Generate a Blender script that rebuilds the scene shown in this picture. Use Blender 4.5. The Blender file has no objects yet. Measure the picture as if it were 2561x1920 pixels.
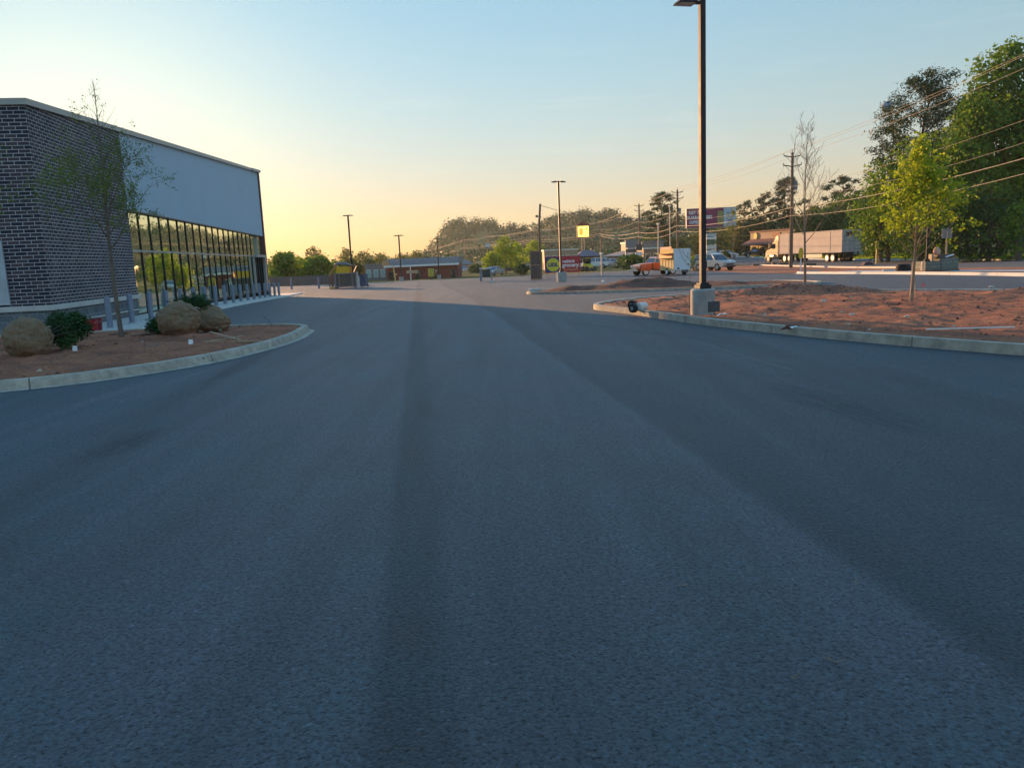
import bpy, bmesh, math, random
import numpy as np
from mathutils import Vector, Matrix, noise
from mathutils.geometry import delaunay_2d_cdt
from mathutils.bvhtree import BVHTree

R = math.radians
rng = random.Random(7)
npr = np.random.default_rng(11)
SC = bpy.context.scene
COL = SC.collection
PI = math.pi

# ------------------------------------------------------------------ camera
F_PX, W_PX = 1940.0, 2561.0
CAM = Vector((0, 0, 1.6))
PITCH, ROLL = math.atan(314.7 / F_PX), R(2.46)
FW = Vector((0, math.cos(PITCH), -math.sin(PITCH)))
_R0, _U0 = Vector((1, 0, 0)), Vector((0, math.sin(PITCH), math.cos(PITCH)))
CR = math.cos(ROLL) * _R0 - math.sin(ROLL) * _U0
CU = math.sin(ROLL) * _R0 + math.cos(ROLL) * _U0
cd = bpy.data.cameras.new('camera')
cam = bpy.data.objects.new('camera', cd)
COL.objects.link(cam)
m = Matrix((CR, CU, -FW)).transposed().to_4x4()
m.translation = CAM
cam.matrix_world = m
cd.sensor_width = 36
cd.lens = 36 * F_PX / W_PX
cd.clip_start, cd.clip_end = 0.05, 4000
SC.camera = cam


def ss(a, b, v):
    t = max(0.0, min(1.0, (v - a) / (b - a)))
    return t * t * (3 - 2 * t)


def gz(x, y):
    """height of the terrain"""
    z = -0.6 * ss(25, 75, y)
    z += 0.5 * ss(110, 170, y) * ss(20, 40, x)
    z -= 0.5 * ss(85, 130, y) * ss(20, 0, x)
    return z


def ray(px, py):
    d = FW * F_PX + CR * (px - 1280.5) + CU * (960 - py)
    return d / d.y


def at(px, py, Y):
    return CAM + ray(px, py) * Y


def gr(px, py, dz=0.0):
    d = ray(px, py)
    t = 2.0
    while t < 900:
        p = CAM + d * t
        if p.z <= gz(p.x, p.y) + dz:
            break
        t *= 1.004
    return CAM + d * t


# ------------------------------------------------------------------ scene helpers
def tag(o, label, cat, group=None):
    o['label'] = label
    o['category'] = cat
    if group:
        o['group'] = group
    return o


def thing(name, label, cat, loc=(0, 0, 0), rz=0.0, group=None):
    o = bpy.data.objects.new(name, None)
    o.empty_display_size = 0.2
    COL.objects.link(o)
    o.location = loc
    o.rotation_euler = (0, 0, rz)
    return tag(o, label, cat, group)


def copy_tree(o, parent=None):
    c = o.copy()
    COL.objects.link(c)
    c.parent = parent
    for ch in list(o.children):
        copy_tree(ch, c)
    return c


class MB:
    def __init__(s):
        s.v, s.f, s.m = [], [], []

    def add(s, vs, fs, mi=0):
        b = len(s.v)
        s.v += [tuple(v) for v in vs]
        s.f += [tuple(i + b for i in f) for f in fs]
        s.m += [mi] * len(fs)
        return s

    def box(s, c, d, rz=0.0, mi=0, M=None):
        x, y, z = d[0] / 2, d[1] / 2, d[2] / 2
        vs = [Vector((i * x, j * y, k * z)) for k in (-1, 1) for j in (-1, 1) for i in (-1, 1)]
        if M is not None:
            vs = [M @ v for v in vs]
        elif rz:
            q = Matrix.Rotation(rz, 3, 'Z')
            vs = [q @ v for v in vs]
        c = Vector(c)
        return s.add([v + c for v in vs], [(0, 2, 3, 1), (4, 5, 7, 6), (0, 1, 5, 4), (2, 6, 7, 3), (0, 4, 6, 2), (1, 3, 7, 5)], mi)

    def bar(s, a, b, w, h, mi=0):
        a, b = Vector(a), Vector(b)
        d = b - a
        q = d.to_track_quat('X', 'Z').to_matrix()
        return s.box((a + b) / 2, (d.length, w, h), mi=mi, M=q)

    def cyl(s, a, b, r0, r1=None, n=12, mi=0, cap=True):
        a, b = Vector(a), Vector(b)
        r1 = r0 if r1 is None else r1
        d = b - a
        if d.length < 1e-6:
            return s
        q = d.to_track_quat('Z', 'X').to_matrix()
        vs = []
        for p, r in ((a, r0), (b, r1)):
            for i in range(n):
                t = 2 * PI * i / n
                vs.append(p + q @ Vector((r * math.cos(t), r * math.sin(t), 0)))
        fs = [(i, (i + 1) % n, n + (i + 1) % n, n + i) for i in range(n)]
        if cap:
            fs += [tuple(range(n - 1, -1, -1)), tuple(range(n, 2 * n))]
        return s.add(vs, fs, mi)

    def tube(s, pts, rs, n=6, mi=0):
        pts = [Vector(p) for p in pts]
        if not hasattr(rs, '__len__'):
            rs = [rs] * len(pts)
        vs = []
        for i, p in enumerate(pts):
            d = (pts[min(i + 1, len(pts) - 1)] - pts[max(i - 1, 0)])
            if d.length < 1e-9:
                d = Vector((0, 0, 1))
            d.normalize()
            u = d.cross(Vector((0.13, 0.31, 0.94)) if abs(d.z) < 0.9 else Vector((1, 0.1, 0)))
            u.normalize()
            w = d.cross(u)
            for k in range(n):
                t = 2 * PI * k / n
                vs.append(p + (u * math.cos(t) + w * math.sin(t)) * rs[i])
        fs = []
        for i in range(len(pts) - 1):
            for k in range(n):
                fs.append((i * n + k, i * n + (k + 1) % n, (i + 1) * n + (k + 1) % n, (i + 1) * n + k))
        fs.append(tuple(range(n - 1, -1, -1)))
        e = (len(pts) - 1) * n
        fs.append(tuple(range(e, e + n)))
        return s.add(vs, fs, mi)

    def lathe(s, prof, c=(0, 0, 0), n=20, mi=0):
        c = Vector(c)
        vs, fs = [], []
        for r, z in prof:
            for k in range(n):
                t = 2 * PI * k / n
                vs.append(c + Vector((r * math.cos(t), r * math.sin(t), z)))
        for i in range(len(prof) - 1):
            for k in range(n):
                fs.append((i * n + k, i * n + (k + 1) % n, (i + 1) * n + (k + 1) % n, (i + 1) * n + k))
        fs.append(tuple(range(n - 1, -1, -1)))
        e = (len(prof) - 1) * n
        fs.append(tuple(range(e, e + n)))
        return s.add(vs, fs, mi)

    def prism(s, poly, y0, y1, mi=0, taper=None):
        """polygon in (x, z), extruded along y; taper(z) scales the half width"""
        n = len(poly)
        yc, hw = (y0 + y1) / 2, (y1 - y0) / 2
        vs = []
        for sg in (-1, 1):
            for x, z in poly:
                k = taper(z) if taper else 1.0
                vs.append((x, yc + sg * hw * k, z))
        fs = [tuple(range(n)), tuple(range(2 * n - 1, n - 1, -1))]
        fs += [(i, n + i, n + (i + 1) % n, (i + 1) % n) for i in range(n)]
        return s.add(vs, fs, mi)

    def build(s, name, mats, parent=None, smooth=False, bevel=0.0):
        me = bpy.data.meshes.new(name)
        me.from_pydata(s.v, [], s.f)
        if not isinstance(mats, (list, tuple)):
            mats = [mats]
        for mt in mats:
            me.materials.append(mt)
        if len(mats) > 1:
            me.polygons.foreach_set('material_index', s.m)
        bm = bmesh.new()
        bm.from_mesh(me)
        bmesh.ops.recalc_face_normals(bm, faces=bm.faces)
        bm.to_mesh(me)
        bm.free()
        if smooth:
            me.polygons.foreach_set('use_smooth', [True] * len(me.polygons))
            try:
                me.set_sharp_from_angle(angle=R(40))
            except Exception:
                pass
        o = bpy.data.objects.new(name, me)
        COL.objects.link(o)
        if parent is not None:
            o.parent = parent
        if bevel:
            b = o.modifiers.new('bevel', 'BEVEL')
            b.width, b.segments, b.limit_method, b.angle_limit = bevel, 2, 'ANGLE', R(40)
        return o


def structure(o):
    o['kind'] = 'structure'
    return o


def text_part(name, s, size, mat, parent, M, bold=0.0, ext=0.01, sx=1.0):
    cu = bpy.data.curves.new('lettering', 'FONT')
    cu.body, cu.size, cu.extrude, cu.offset = s, size, ext, bold
    cu.align_x, cu.align_y = 'CENTER', 'CENTER'
    cu.resolution_u = 3
    t = bpy.data.objects.new('lettering', cu)
    COL.objects.link(t)
    dg = bpy.context.evaluated_depsgraph_get()
    me = bpy.data.meshes.new_from_object(t.evaluated_get(dg))
    bpy.data.objects.remove(t)
    me.transform(M @ Matrix.Diagonal((sx, 1, 1, 1)))
    me.materials.clear()
    me.materials.append(mat)
    o = bpy.data.objects.new(name, me)
    COL.objects.link(o)
    o.parent = parent
    return o


# ------------------------------------------------------------------ materials
MATS = {}


def nodes(name):
    mt = bpy.data.materials.new(name)
    mt.use_nodes = True
    nt = mt.node_tree
    nt.nodes.clear()
    out = nt.nodes.new('ShaderNodeOutputMaterial')
    return mt, nt, out


def N(nt, t, **kw):
    n = nt.nodes.new(t)
    for k, v in kw.items():
        if k.startswith('i_'):
            key = k[2:]
            n.inputs[int(key) if key.isdigit() else key.replace('_', ' ')].default_value = v
        else:
            setattr(n, k, v)
    return n


def L(nt, a, b):
    nt.links.new(a, b)


def ramp(nt, fac, stops, interp='LINEAR'):
    r = nt.nodes.new('ShaderNodeValToRGB')
    r.color_ramp.interpolation = interp
    e = r.color_ramp.elements
    while len(e) < len(stops):
        e.new(0.5)
    for i, (p, c) in enumerate(stops):
        e[i].position = p
        e[i].color = (*c, 1) if len(c) == 3 else c
    if fac is not None:
        L(nt, fac, r.inputs[0])
    return r


def mix(nt, fac, a, b, mode='MIX'):
    n = nt.nodes.new('ShaderNodeMix')
    n.data_type = 'RGBA'
    n.blend_type = mode
    for s, v in ((0, fac), (6, a), (7, b)):
        if hasattr(v, 'is_output') or hasattr(v, 'links'):
            L(nt, v, n.inputs[s])
        elif isinstance(v, (int, float)):
            n.inputs[s].default_value = v
        else:
            n.inputs[s].default_value = (*v, 1)
    return n.outputs[2]


def math_n(nt, op, a, b=None):
    n = nt.nodes.new('ShaderNodeMath')
    n.operation = op
    for i, v in enumerate((a, b)):
        if v is None:
            continue
        if isinstance(v, (int, float)):
            n.inputs[i].default_value = v
        else:
            L(nt, v, n.inputs[i])
    return n.outputs[0]


def mat(name, c, rough=0.6, metal=0.0, var=0.25, scale=3.0, bump=0.0, bscale=40.0, spec=0.4, c2=None, emit=None, estr=0.0, stretch=None, coat=0.0):
    """general procedural paint / stone / metal with patchy tone and fine relief"""
    if name in MATS:
        return MATS[name]
    mt, nt, out = nodes(name)
    p = N(nt, 'ShaderNodeBsdfPrincipled')
    tc = N(nt, 'ShaderNodeTexCoord')
    vec = tc.outputs['Object']
    if stretch:
        mp = N(nt, 'ShaderNodeMapping')
        mp.inputs['Scale'].default_value = stretch
        L(nt, vec, mp.inputs[0])
        vec = mp.outputs[0]
    nz = N(nt, 'ShaderNodeTexNoise', i_Scale=scale, i_Detail=6.0, i_Roughness=0.62)
    L(nt, vec, nz.inputs['Vector'])
    c2 = c2 or tuple(max(0, v * (1 - var)) for v in c)
    hi = tuple(min(1, v * (1 + var * 0.6)) for v in c)
    r = ramp(nt, nz.outputs['Fac'], [(0.32, c2), (0.68, hi)])
    L(nt, r.outputs[0], p.inputs['Base Color'])
    rr = N(nt, 'ShaderNodeMapRange')
    rr.inputs['To Min'].default_value = max(0.02, rough - 0.12)
    rr.inputs['To Max'].default_value = min(1, rough + 0.12)
    L(nt, nz.outputs['Fac'], rr.inputs['Value'])
    L(nt, rr.outputs[0], p.inputs['Roughness'])
    p.inputs['Metallic'].default_value = metal
    p.inputs['Specular IOR Level'].default_value = spec
    p.inputs['Coat Weight'].default_value = coat
    if bump:
        n2 = N(nt, 'ShaderNodeTexNoise', i_Scale=bscale, i_Detail=4.0)
        L(nt, vec, n2.inputs['Vector'])
        b = N(nt, 'ShaderNodeBump', i_Strength=bump, i_Distance=0.02)
        L(nt, n2.outputs['Fac'], b.inputs['Height'])
        L(nt, b.outputs[0], p.inputs['Normal'])
    if emit:
        p.inputs['Emission Color'].default_value = (*emit, 1)
        p.inputs['Emission Strength'].default_value = estr
    L(nt, p.outputs[0], out.inputs[0])
    MATS[name] = mt
    return mt


def asphalt_mat():
    mt, nt, out = nodes('asphalt')
    p = N(nt, 'ShaderNodeBsdfPrincipled')
    tc = N(nt, 'ShaderNodeTexCoord')
    mp = N(nt, 'ShaderNodeMapping')
    mp.inputs['Rotation'].default_value = (0, 0, -R(6.4))
    L(nt, tc.outputs['Object'], mp.inputs[0])
    sx = N(nt, 'ShaderNodeSeparateXYZ')
    # wobble of the paving joints
    wob = N(nt, 'ShaderNodeTexNoise', i_Scale=0.25, i_Detail=5.0)
    L(nt, tc.outputs['Object'], wob.inputs['Vector'])
    L(nt, mp.outputs[0], sx.inputs[0])
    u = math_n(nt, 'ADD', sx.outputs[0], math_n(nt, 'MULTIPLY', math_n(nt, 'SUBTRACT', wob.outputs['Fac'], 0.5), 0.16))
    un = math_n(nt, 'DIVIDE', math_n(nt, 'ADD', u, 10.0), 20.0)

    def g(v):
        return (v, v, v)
    lanes_and_dimming = ramp(nt, un, [(0.0, g(.92)), (0.22, g(1.0)), (0.315, g(1.06)), (0.345, g(0.74)), (0.357, g(0.96)), (0.44, g(1.08)), (0.484, g(1.08)), (0.488, g(0.60)),
                          (0.499, g(0.56)), (0.502, g(0.86)), (0.53, g(1.0)), (0.57, g(1.0)), (0.603, g(1.14)), (0.6065, g(0.60)), (0.622, g(0.70)), (0.65, g(.84)), (0.77, g(0.72)), (0.79, g(0.84)), (1.0, g(.82))])  # paving seams; right-hand dimming by sky and lens is put into the colour
    # streaks left by the roller along the lane
    mp2 = N(nt, 'ShaderNodeMapping')
    mp2.inputs['Rotation'].default_value = (0, 0, -R(6.4))
    mp2.inputs['Scale'].default_value = (1.6, 0.06, 1)
    L(nt, tc.outputs['Object'], mp2.inputs[0])
    st = N(nt, 'ShaderNodeTexNoise', i_Scale=1.6, i_Detail=5.0, i_Roughness=0.6)
    L(nt, mp2.outputs[0], st.inputs['Vector'])
    streak = ramp(nt, st.outputs['Fac'], [(0.3, g(0.80)), (0.7, g(1.18))])
    pat = N(nt, 'ShaderNodeTexNoise', i_Scale=0.35, i_Detail=7.0, i_Roughness=0.65)
    L(nt, tc.outputs['Object'], pat.inputs['Vector'])
    patch = ramp(nt, pat.outputs['Fac'], [(0.30, (0.70, 0.71, 0.74)), (0.5, g(1.0)), (0.72, (1.18, 1.14, 1.12))])
    # aggregate
    ag = N(nt, 'ShaderNodeTexVoronoi', i_Scale=70.0, i_Randomness=1.0)
    L(nt, tc.outputs['Object'], ag.inputs['Vector'])
    agc = ramp(nt, ag.outputs['Color'], [(0.0, g(0.5)), (0.5, g(0.95)), (0.9, g(1.25)), (1.0, g(2.2))])
    n3 = N(nt, 'ShaderNodeTexNoise', i_Scale=55.0, i_Detail=5.0, i_Roughness=0.7)
    L(nt, tc.outputs['Object'], n3.inputs['Vector'])
    base = (0.070, 0.091, 0.106)
    c = mix(nt, 1.0, base, lanes_and_dimming.outputs[0], 'MULTIPLY')
    c = mix(nt, 1.0, c, streak.outputs[0], 'MULTIPLY')
    c = mix(nt, 1.0, c, patch.outputs[0], 'MULTIPLY')
    c = mix(nt, 0.9, c, agc.outputs[0], 'MULTIPLY')
    n4 = N(nt, 'ShaderNodeTexNoise', i_Scale=24.0, i_Detail=4.0, i_Roughness=0.7)
    L(nt, tc.outputs['Object'], n4.inputs['Vector'])
    c = mix(nt, 1.0, c, ramp(nt, n4.outputs['Fac'], [(0.35, g(0.88)), (0.65, g(1.12))]).outputs[0], 'MULTIPLY')
    pit = N(nt, 'ShaderNodeTexNoise', i_Scale=46.0, i_Detail=3.0, i_Roughness=0.55)
    L(nt, tc.outputs['Object'], pit.inputs['Vector'])
    pits = ramp(nt, pit.outputs['Fac'], [(0.36, g(0.30)), (0.45, g(1.0)), (0.64, g(1.05)), (0.72, g(1.7))])
    c = mix(nt, 1.0, c, pits.outputs[0], 'MULTIPLY')
    hue = N(nt, 'ShaderNodeTexNoise', i_Scale=0.8, i_Detail=5.0, i_Roughness=0.6)
    L(nt, tc.outputs['Object'], hue.inputs['Vector'])
    c = mix(nt, 1.0, c, ramp(nt, hue.outputs['Fac'], [(0.42, (0.94, 1.02, 1.02)), (0.6, (1.14, 0.95, 0.98))]).outputs[0], 'MULTIPLY')
    # scuffs and spills with a shape of their own
    for (ax_, ay_), (bx_, by_), wd, col in (((215, 1155), (390, 1072), 0.26, (0.42, 0.43, 0.46)), ((530, 956), (680, 870), 0.24, (0.42, 0.43, 0.46)), ((1930, 962), (2320, 1085), 0.40, (0.42, 0.44, 0.48)),
                                            ((1060, 1010), (1100, 1055), 0.16, (0.95, 0.74, 0.74)), ((1085, 1150), (1150, 1300), 0.20, (0.98, 0.78, 0.82)), ((830, 812), (918, 742), 0.5, (0.76, 0.76, 0.78)),
                                            ((700, 905), (900, 815), 0.35, (0.84, 0.84, 0.85)), ((1500, 870), (2000, 905), 0.3, (1.18, 1.17, 1.15)), ((1330, 700 + 95), (1900, 868), 0.18, (0.70, 0.71, 0.74)), ((200, 1010), (520, 925), 0.3, (1.2, 1.2, 1.18))):
        pa, pb = gr(ax_, ay_), gr(bx_, by_)
        dv = pb - pa
        ms = N(nt, 'ShaderNodeMapping', vector_type='TEXTURE')
        ms.inputs['Location'].default_value = ((pa.x + pb.x) / 2, (pa.y + pb.y) / 2, 0)
        ms.inputs['Rotation'].default_value = (0, 0, math.atan2(dv.y, dv.x))
        ms.inputs['Scale'].default_value = (math.hypot(dv.x, dv.y) * 0.62, wd, 4)
        L(nt, tc.outputs['Object'], ms.inputs[0])
        gs = N(nt, 'ShaderNodeTexGradient', gradient_type='SPHERICAL')
        L(nt, ms.outputs[0], gs.inputs[0])
        mn = N(nt, 'ShaderNodeMapping')           # ragged, streaky edge drawn out along the mark
        mn.inputs['Scale'].default_value = (1.3, 5.0, 1)
        L(nt, ms.outputs[0], mn.inputs[0])
        rg_ = N(nt, 'ShaderNodeTexNoise', i_Scale=1.6, i_Detail=7.0, i_Roughness=0.72)
        L(nt, mn.outputs[0], rg_.inputs['Vector'])
        sf = math_n(nt, 'MULTIPLY', gs.outputs['Fac'], ramp(nt, rg_.outputs['Fac'], [(0.40, g(0.0)), (0.62, g(2.4))]).outputs[0])
        c = mix(nt, ramp(nt, sf, [(0.02, g(0)), (0.8, g(1))]).outputs[0], c, mix(nt, 1.0, c, col, 'MULTIPLY'))
    # clay dust that cars dragged out of the islands
    du = N(nt, 'ShaderNodeTexNoise', i_Scale=0.16, i_Detail=6.0, i_Roughness=0.6)
    L(nt, tc.outputs['Object'], du.inputs['Vector'])
    sy = N(nt, 'ShaderNodeMapRange')
    sy.inputs['From Min'].default_value, sy.inputs['From Max'].default_value = 18, 60
    L(nt, sx.outputs[1], sy.inputs['Value'])
    dus = math_n(nt, 'MULTIPLY', ramp(nt, du.outputs['Fac'], [(0.42, g(0.15)), (0.62, g(0.8))]).outputs[0], math_n(nt, 'ADD', math_n(nt, 'MULTIPLY', sy.outputs[0], 0.34), 0.03))
    c = mix(nt, dus, c, (0.125, 0.112, 0.105))
    L(nt, c, p.inputs['Base Color'])
    rg = N(nt, 'ShaderNodeMapRange')
    rg.inputs['To Min'].default_value, rg.inputs['To Max'].default_value = 0.50, 0.70
    L(nt, pat.outputs['Fac'], rg.inputs['Value'])
    L(nt, rg.outputs[0], p.inputs['Roughness'])
    p.inputs['Specular IOR Level'].default_value = 0.45
    h = math_n(nt, 'ADD', math_n(nt, 'ADD', math_n(nt, 'MULTIPLY', ag.outputs['Distance'], -0.8), n3.outputs['Fac']), math_n(nt, 'MULTIPLY', pit.outputs['Fac'], 1.3))
    b = N(nt, 'ShaderNodeBump', i_Strength=1.0, i_Distance=0.016)
    L(nt, h, b.inputs['Height'])
    L(nt, b.outputs[0], p.inputs['Normal'])
    L(nt, p.outputs[0], out.inputs[0])
    return mt


def soil_mat(name, stops, straw=0.5):
    mt, nt, out = nodes(name)
    p = N(nt, 'ShaderNodeBsdfPrincipled', i_Roughness=0.95)
    p.inputs['Specular IOR Level'].default_value = 0.1
    tc = N(nt, 'ShaderNodeTexCoord')
    a = N(nt, 'ShaderNodeTexNoise', i_Scale=0.9, i_Detail=8.0, i_Roughness=0.7)
    L(nt, tc.outputs['Object'], a.inputs['Vector'])
    r = ramp(nt, a.outputs['Fac'], stops)
    b = N(nt, 'ShaderNodeTexNoise', i_Scale=22.0, i_Detail=6.0, i_Roughness=0.7)
    L(nt, tc.outputs['Object'], b.inputs['Vector'])
    rb = ramp(nt, b.outputs['Fac'], [(0.3, (0.6, 0.6, 0.6)), (0.7, (1.35, 1.3, 1.25))])
    c = mix(nt, 1.0, r.outputs[0], rb.outputs[0], 'MULTIPLY')
    mp = N(nt, 'ShaderNodeMapping')
    mp.inputs['Scale'].default_value = (5, 26, 1)
    mp.inputs['Rotation'].default_value = (0, 0, 0.5)
    L(nt, tc.outputs['Object'], mp.inputs[0])
    s = N(nt, 'ShaderNodeTexNoise', i_Scale=1.3, i_Detail=5.0, i_Roughness=0.75)
    L(nt, mp.outputs[0], s.inputs['Vector'])
    sf = ramp(nt, s.outputs['Fac'], [(0.60, (0, 0, 0)), (0.70, (straw,) * 3)])
    c = mix(nt, sf.outputs[0], c, (0.40, 0.27, 0.17))
    L(nt, c, p.inputs['Base Color'])
    bp = N(nt, 'ShaderNodeBump', i_Strength=1.0, i_Distance=0.05)
    L(nt, math_n(nt, 'ADD', b.outputs['Fac'], s.outputs['Fac']), bp.inputs['Height'])
    L(nt, bp.outputs[0], p.inputs['Normal'])
    L(nt, p.outputs[0], out.inputs[0])
    return mt


def grass_mat():
    mt, nt, out = nodes('grass ground')
    p = N(nt, 'ShaderNodeBsdfPrincipled', i_Roughness=0.95)
    p.inputs['Specular IOR Level'].default_value = 0.1
    tc = N(nt, 'ShaderNodeTexCoord')
    a = N(nt, 'ShaderNodeTexNoise', i_Scale=0.12, i_Detail=8.0, i_Roughness=0.7)
    L(nt, tc.outputs['Object'], a.inputs['Vector'])
    r = ramp(nt, a.outputs['Fac'], [(0.3, (0.075, 0.095, 0.03)), (0.5, (0.13, 0.14, 0.045)), (0.62, (0.17, 0.15, 0.075)), (0.75, (0.2, 0.12, 0.08))])
    b = N(nt, 'ShaderNodeTexNoise', i_Scale=9.0, i_Detail=5.0)
    L(nt, tc.outputs['Object'], b.inputs['Vector'])
    rb = ramp(nt, b.outputs['Fac'], [(0.3, (0.6, 0.6, 0.6)), (0.7, (1.3, 1.3, 1.2))])
    L(nt, mix(nt, 1.0, r.outputs[0], rb.outputs[0], 'MULTIPLY'), p.inputs['Base Color'])
    bp = N(nt, 'ShaderNodeBump', i_Strength=1.0, i_Distance=0.15)
    L(nt, b.outputs['Fac'], bp.inputs['Height'])
    L(nt, bp.outputs[0], p.inputs['Normal'])
    L(nt, p.outputs[0], out.inputs[0])
    return mt


def brick_mat():
    mt, nt, out = nodes('dark utility brick')
    p = N(nt, 'ShaderNodeBsdfPrincipled', i_Roughness=0.75)
    tc = N(nt, 'ShaderNodeTexCoord')
    s = N(nt, 'ShaderNodeSeparateXYZ')
    L(nt, tc.outputs['Object'], s.inputs[0])
    cb = N(nt, 'ShaderNodeCombineXYZ')
    L(nt, math_n(nt, 'ADD', s.outputs[0], s.outputs[1]), cb.inputs[0])
    L(nt, s.outputs[2], cb.inputs[1])
    br = N(nt, 'ShaderNodeTexBrick')
    br.offset, br.squash = 0.5, 1.0
    br.inputs['Scale'].default_value = 1.0
    br.inputs['Brick Width'].default_value = 0.305
    br.inputs['Row Height'].default_value = 0.1016
    br.inputs['Mortar Size'].default_value = 0.0098
    br.inputs['Mortar Smooth'].default_value = 0.15
    br.inputs['Bias'].default_value = -0.25
    br.inputs['Color1'].default_value = (0.014, 0.017, 0.034, 1)
    br.inputs['Color2'].default_value = (0.115, 0.075, 0.078, 1)
    br.inputs['Mortar'].default_value = (0.47, 0.47, 0.49, 1)
    L(nt, cb.outputs[0], br.inputs['Vector'])
    n = N(nt, 'ShaderNodeTexNoise', i_Scale=1.2, i_Detail=6.0)
    L(nt, tc.outputs['Object'], n.inputs['Vector'])
    rb = ramp(nt, n.outputs['Fac'], [(0.3, (0.75, 0.75, 0.78)), (0.7, (1.2, 1.15, 1.1))])
    L(nt, mix(nt, 1.0, br.outputs['Color'], rb.outputs[0], 'MULTIPLY'), p.inputs['Base Color'])
    bp = N(nt, 'ShaderNodeBump', i_Strength=0.6, i_Distance=0.008, invert=True)
    L(nt, br.outputs['Fac'], bp.inputs['Height'])
    L(nt, bp.outputs[0], p.inputs['Normal'])
    L(nt, p.outputs[0], out.inputs[0])
    return mt


def block_mat(name, c1, c2, mortar, w, h, ms=0.01):
    mt, nt, out = nodes(name)
    p = N(nt, 'ShaderNodeBsdfPrincipled', i_Roughness=0.85)
    tc = N(nt, 'ShaderNodeTexCoord')
    s = N(nt, 'ShaderNodeSeparateXYZ')
    L(nt, tc.outputs['Object'], s.inputs[0])
    cb = N(nt, 'ShaderNodeCombineXYZ')
    L(nt, math_n(nt, 'ADD', s.outputs[0], s.outputs[1]), cb.inputs[0])
    L(nt, s.outputs[2], cb.inputs[1])
    br = N(nt, 'ShaderNodeTexBrick')
    br.inputs['Scale'].default_value = 1.0
    br.inputs['Brick Width'].default_value = w
    br.inputs['Row Height'].default_value = h
    br.inputs['Mortar Size'].default_value = ms
    br.inputs['Color1'].default_value = (*c1, 1)
    br.inputs['Color2'].default_value = (*c2, 1)
    br.inputs['Mortar'].default_value = (*mortar, 1)
    L(nt, cb.outputs[0], br.inputs['Vector'])
    n = N(nt, 'ShaderNodeTexNoise', i_Scale=30.0, i_Detail=4.0)
    L(nt, tc.outputs['Object'], n.inputs['Vector'])
    rb = ramp(nt, n.outputs['Fac'], [(0.3, (0.7, 0.7, 0.7)), (0.7, (1.25, 1.25, 1.25))])
    L(nt, mix(nt, 1.0, br.outputs['Color'], rb.outputs[0], 'MULTIPLY'), p.inputs['Base Color'])
    bp = N(nt, 'ShaderNodeBump', i_Strength=0.5, i_Distance=0.01)
    L(nt, n.outputs['Fac'], bp.inputs['Height'])
    L(nt, bp.outputs[0], p.inputs['Normal'])
    L(nt, p.outputs[0], out.inputs[0])
    return mt


def glass_mat(name, tint=(0.92, 1.0, 0.80), rough=0.015, wave=0.02, inside=(0.02, 0.028, 0.025), refl=0.87):
    mt, nt, out = nodes(name)
    g = N(nt, 'ShaderNodeBsdfGlossy', i_Roughness=rough)
    g.inputs['Color'].default_value = (*tint, 1)
    d = N(nt, 'ShaderNodeBsdfDiffuse')
    d.inputs['Color'].default_value = (*inside, 1)
    tc = N(nt, 'ShaderNodeTexCoord')
    n = N(nt, 'ShaderNodeTexNoise', i_Scale=0.9, i_Detail=1.0)
    L(nt, tc.outputs['Object'], n.inputs['Vector'])
    b = N(nt, 'ShaderNodeBump', i_Strength=wave, i_Distance=0.3)
    L(nt, n.outputs['Fac'], b.inputs['Height'])
    L(nt, b.outputs[0], g.inputs['Normal'])
    mx = N(nt, 'ShaderNodeMixShader')
    mx.inputs[0].default_value = refl
    L(nt, d.outputs[0], mx.inputs[1])
    L(nt, g.outputs[0], mx.inputs[2])
    L(nt, mx.outputs[0], out.inputs[0])
    return mt


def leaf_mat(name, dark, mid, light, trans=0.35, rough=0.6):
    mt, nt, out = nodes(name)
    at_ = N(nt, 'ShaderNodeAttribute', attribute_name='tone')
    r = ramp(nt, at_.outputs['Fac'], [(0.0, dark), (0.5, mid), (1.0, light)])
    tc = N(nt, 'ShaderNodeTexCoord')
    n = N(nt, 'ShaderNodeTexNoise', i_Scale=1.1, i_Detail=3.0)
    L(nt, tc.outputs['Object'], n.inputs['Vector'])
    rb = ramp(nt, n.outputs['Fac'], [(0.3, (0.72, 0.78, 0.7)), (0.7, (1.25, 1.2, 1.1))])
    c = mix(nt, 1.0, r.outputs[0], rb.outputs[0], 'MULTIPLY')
    p = N(nt, 'ShaderNodeBsdfPrincipled', i_Roughness=rough)
    p.inputs['Specular IOR Level'].default_value = 0.2
    L(nt, c, p.inputs['Base Color'])
    t = N(nt, 'ShaderNodeBsdfTranslucent')
    L(nt, mix(nt, 1.0, c, (1.3, 1.25, 0.7), 'MULTIPLY'), t.inputs['Color'])
    mx = N(nt, 'ShaderNodeMixShader')
    mx.inputs[0].default_value = trans
    L(nt, p.outputs[0], mx.inputs[1])
    L(nt, t.outputs[0], mx.inputs[2])
    L(nt, mx.outputs[0], out.inputs[0])
    return mt


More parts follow.
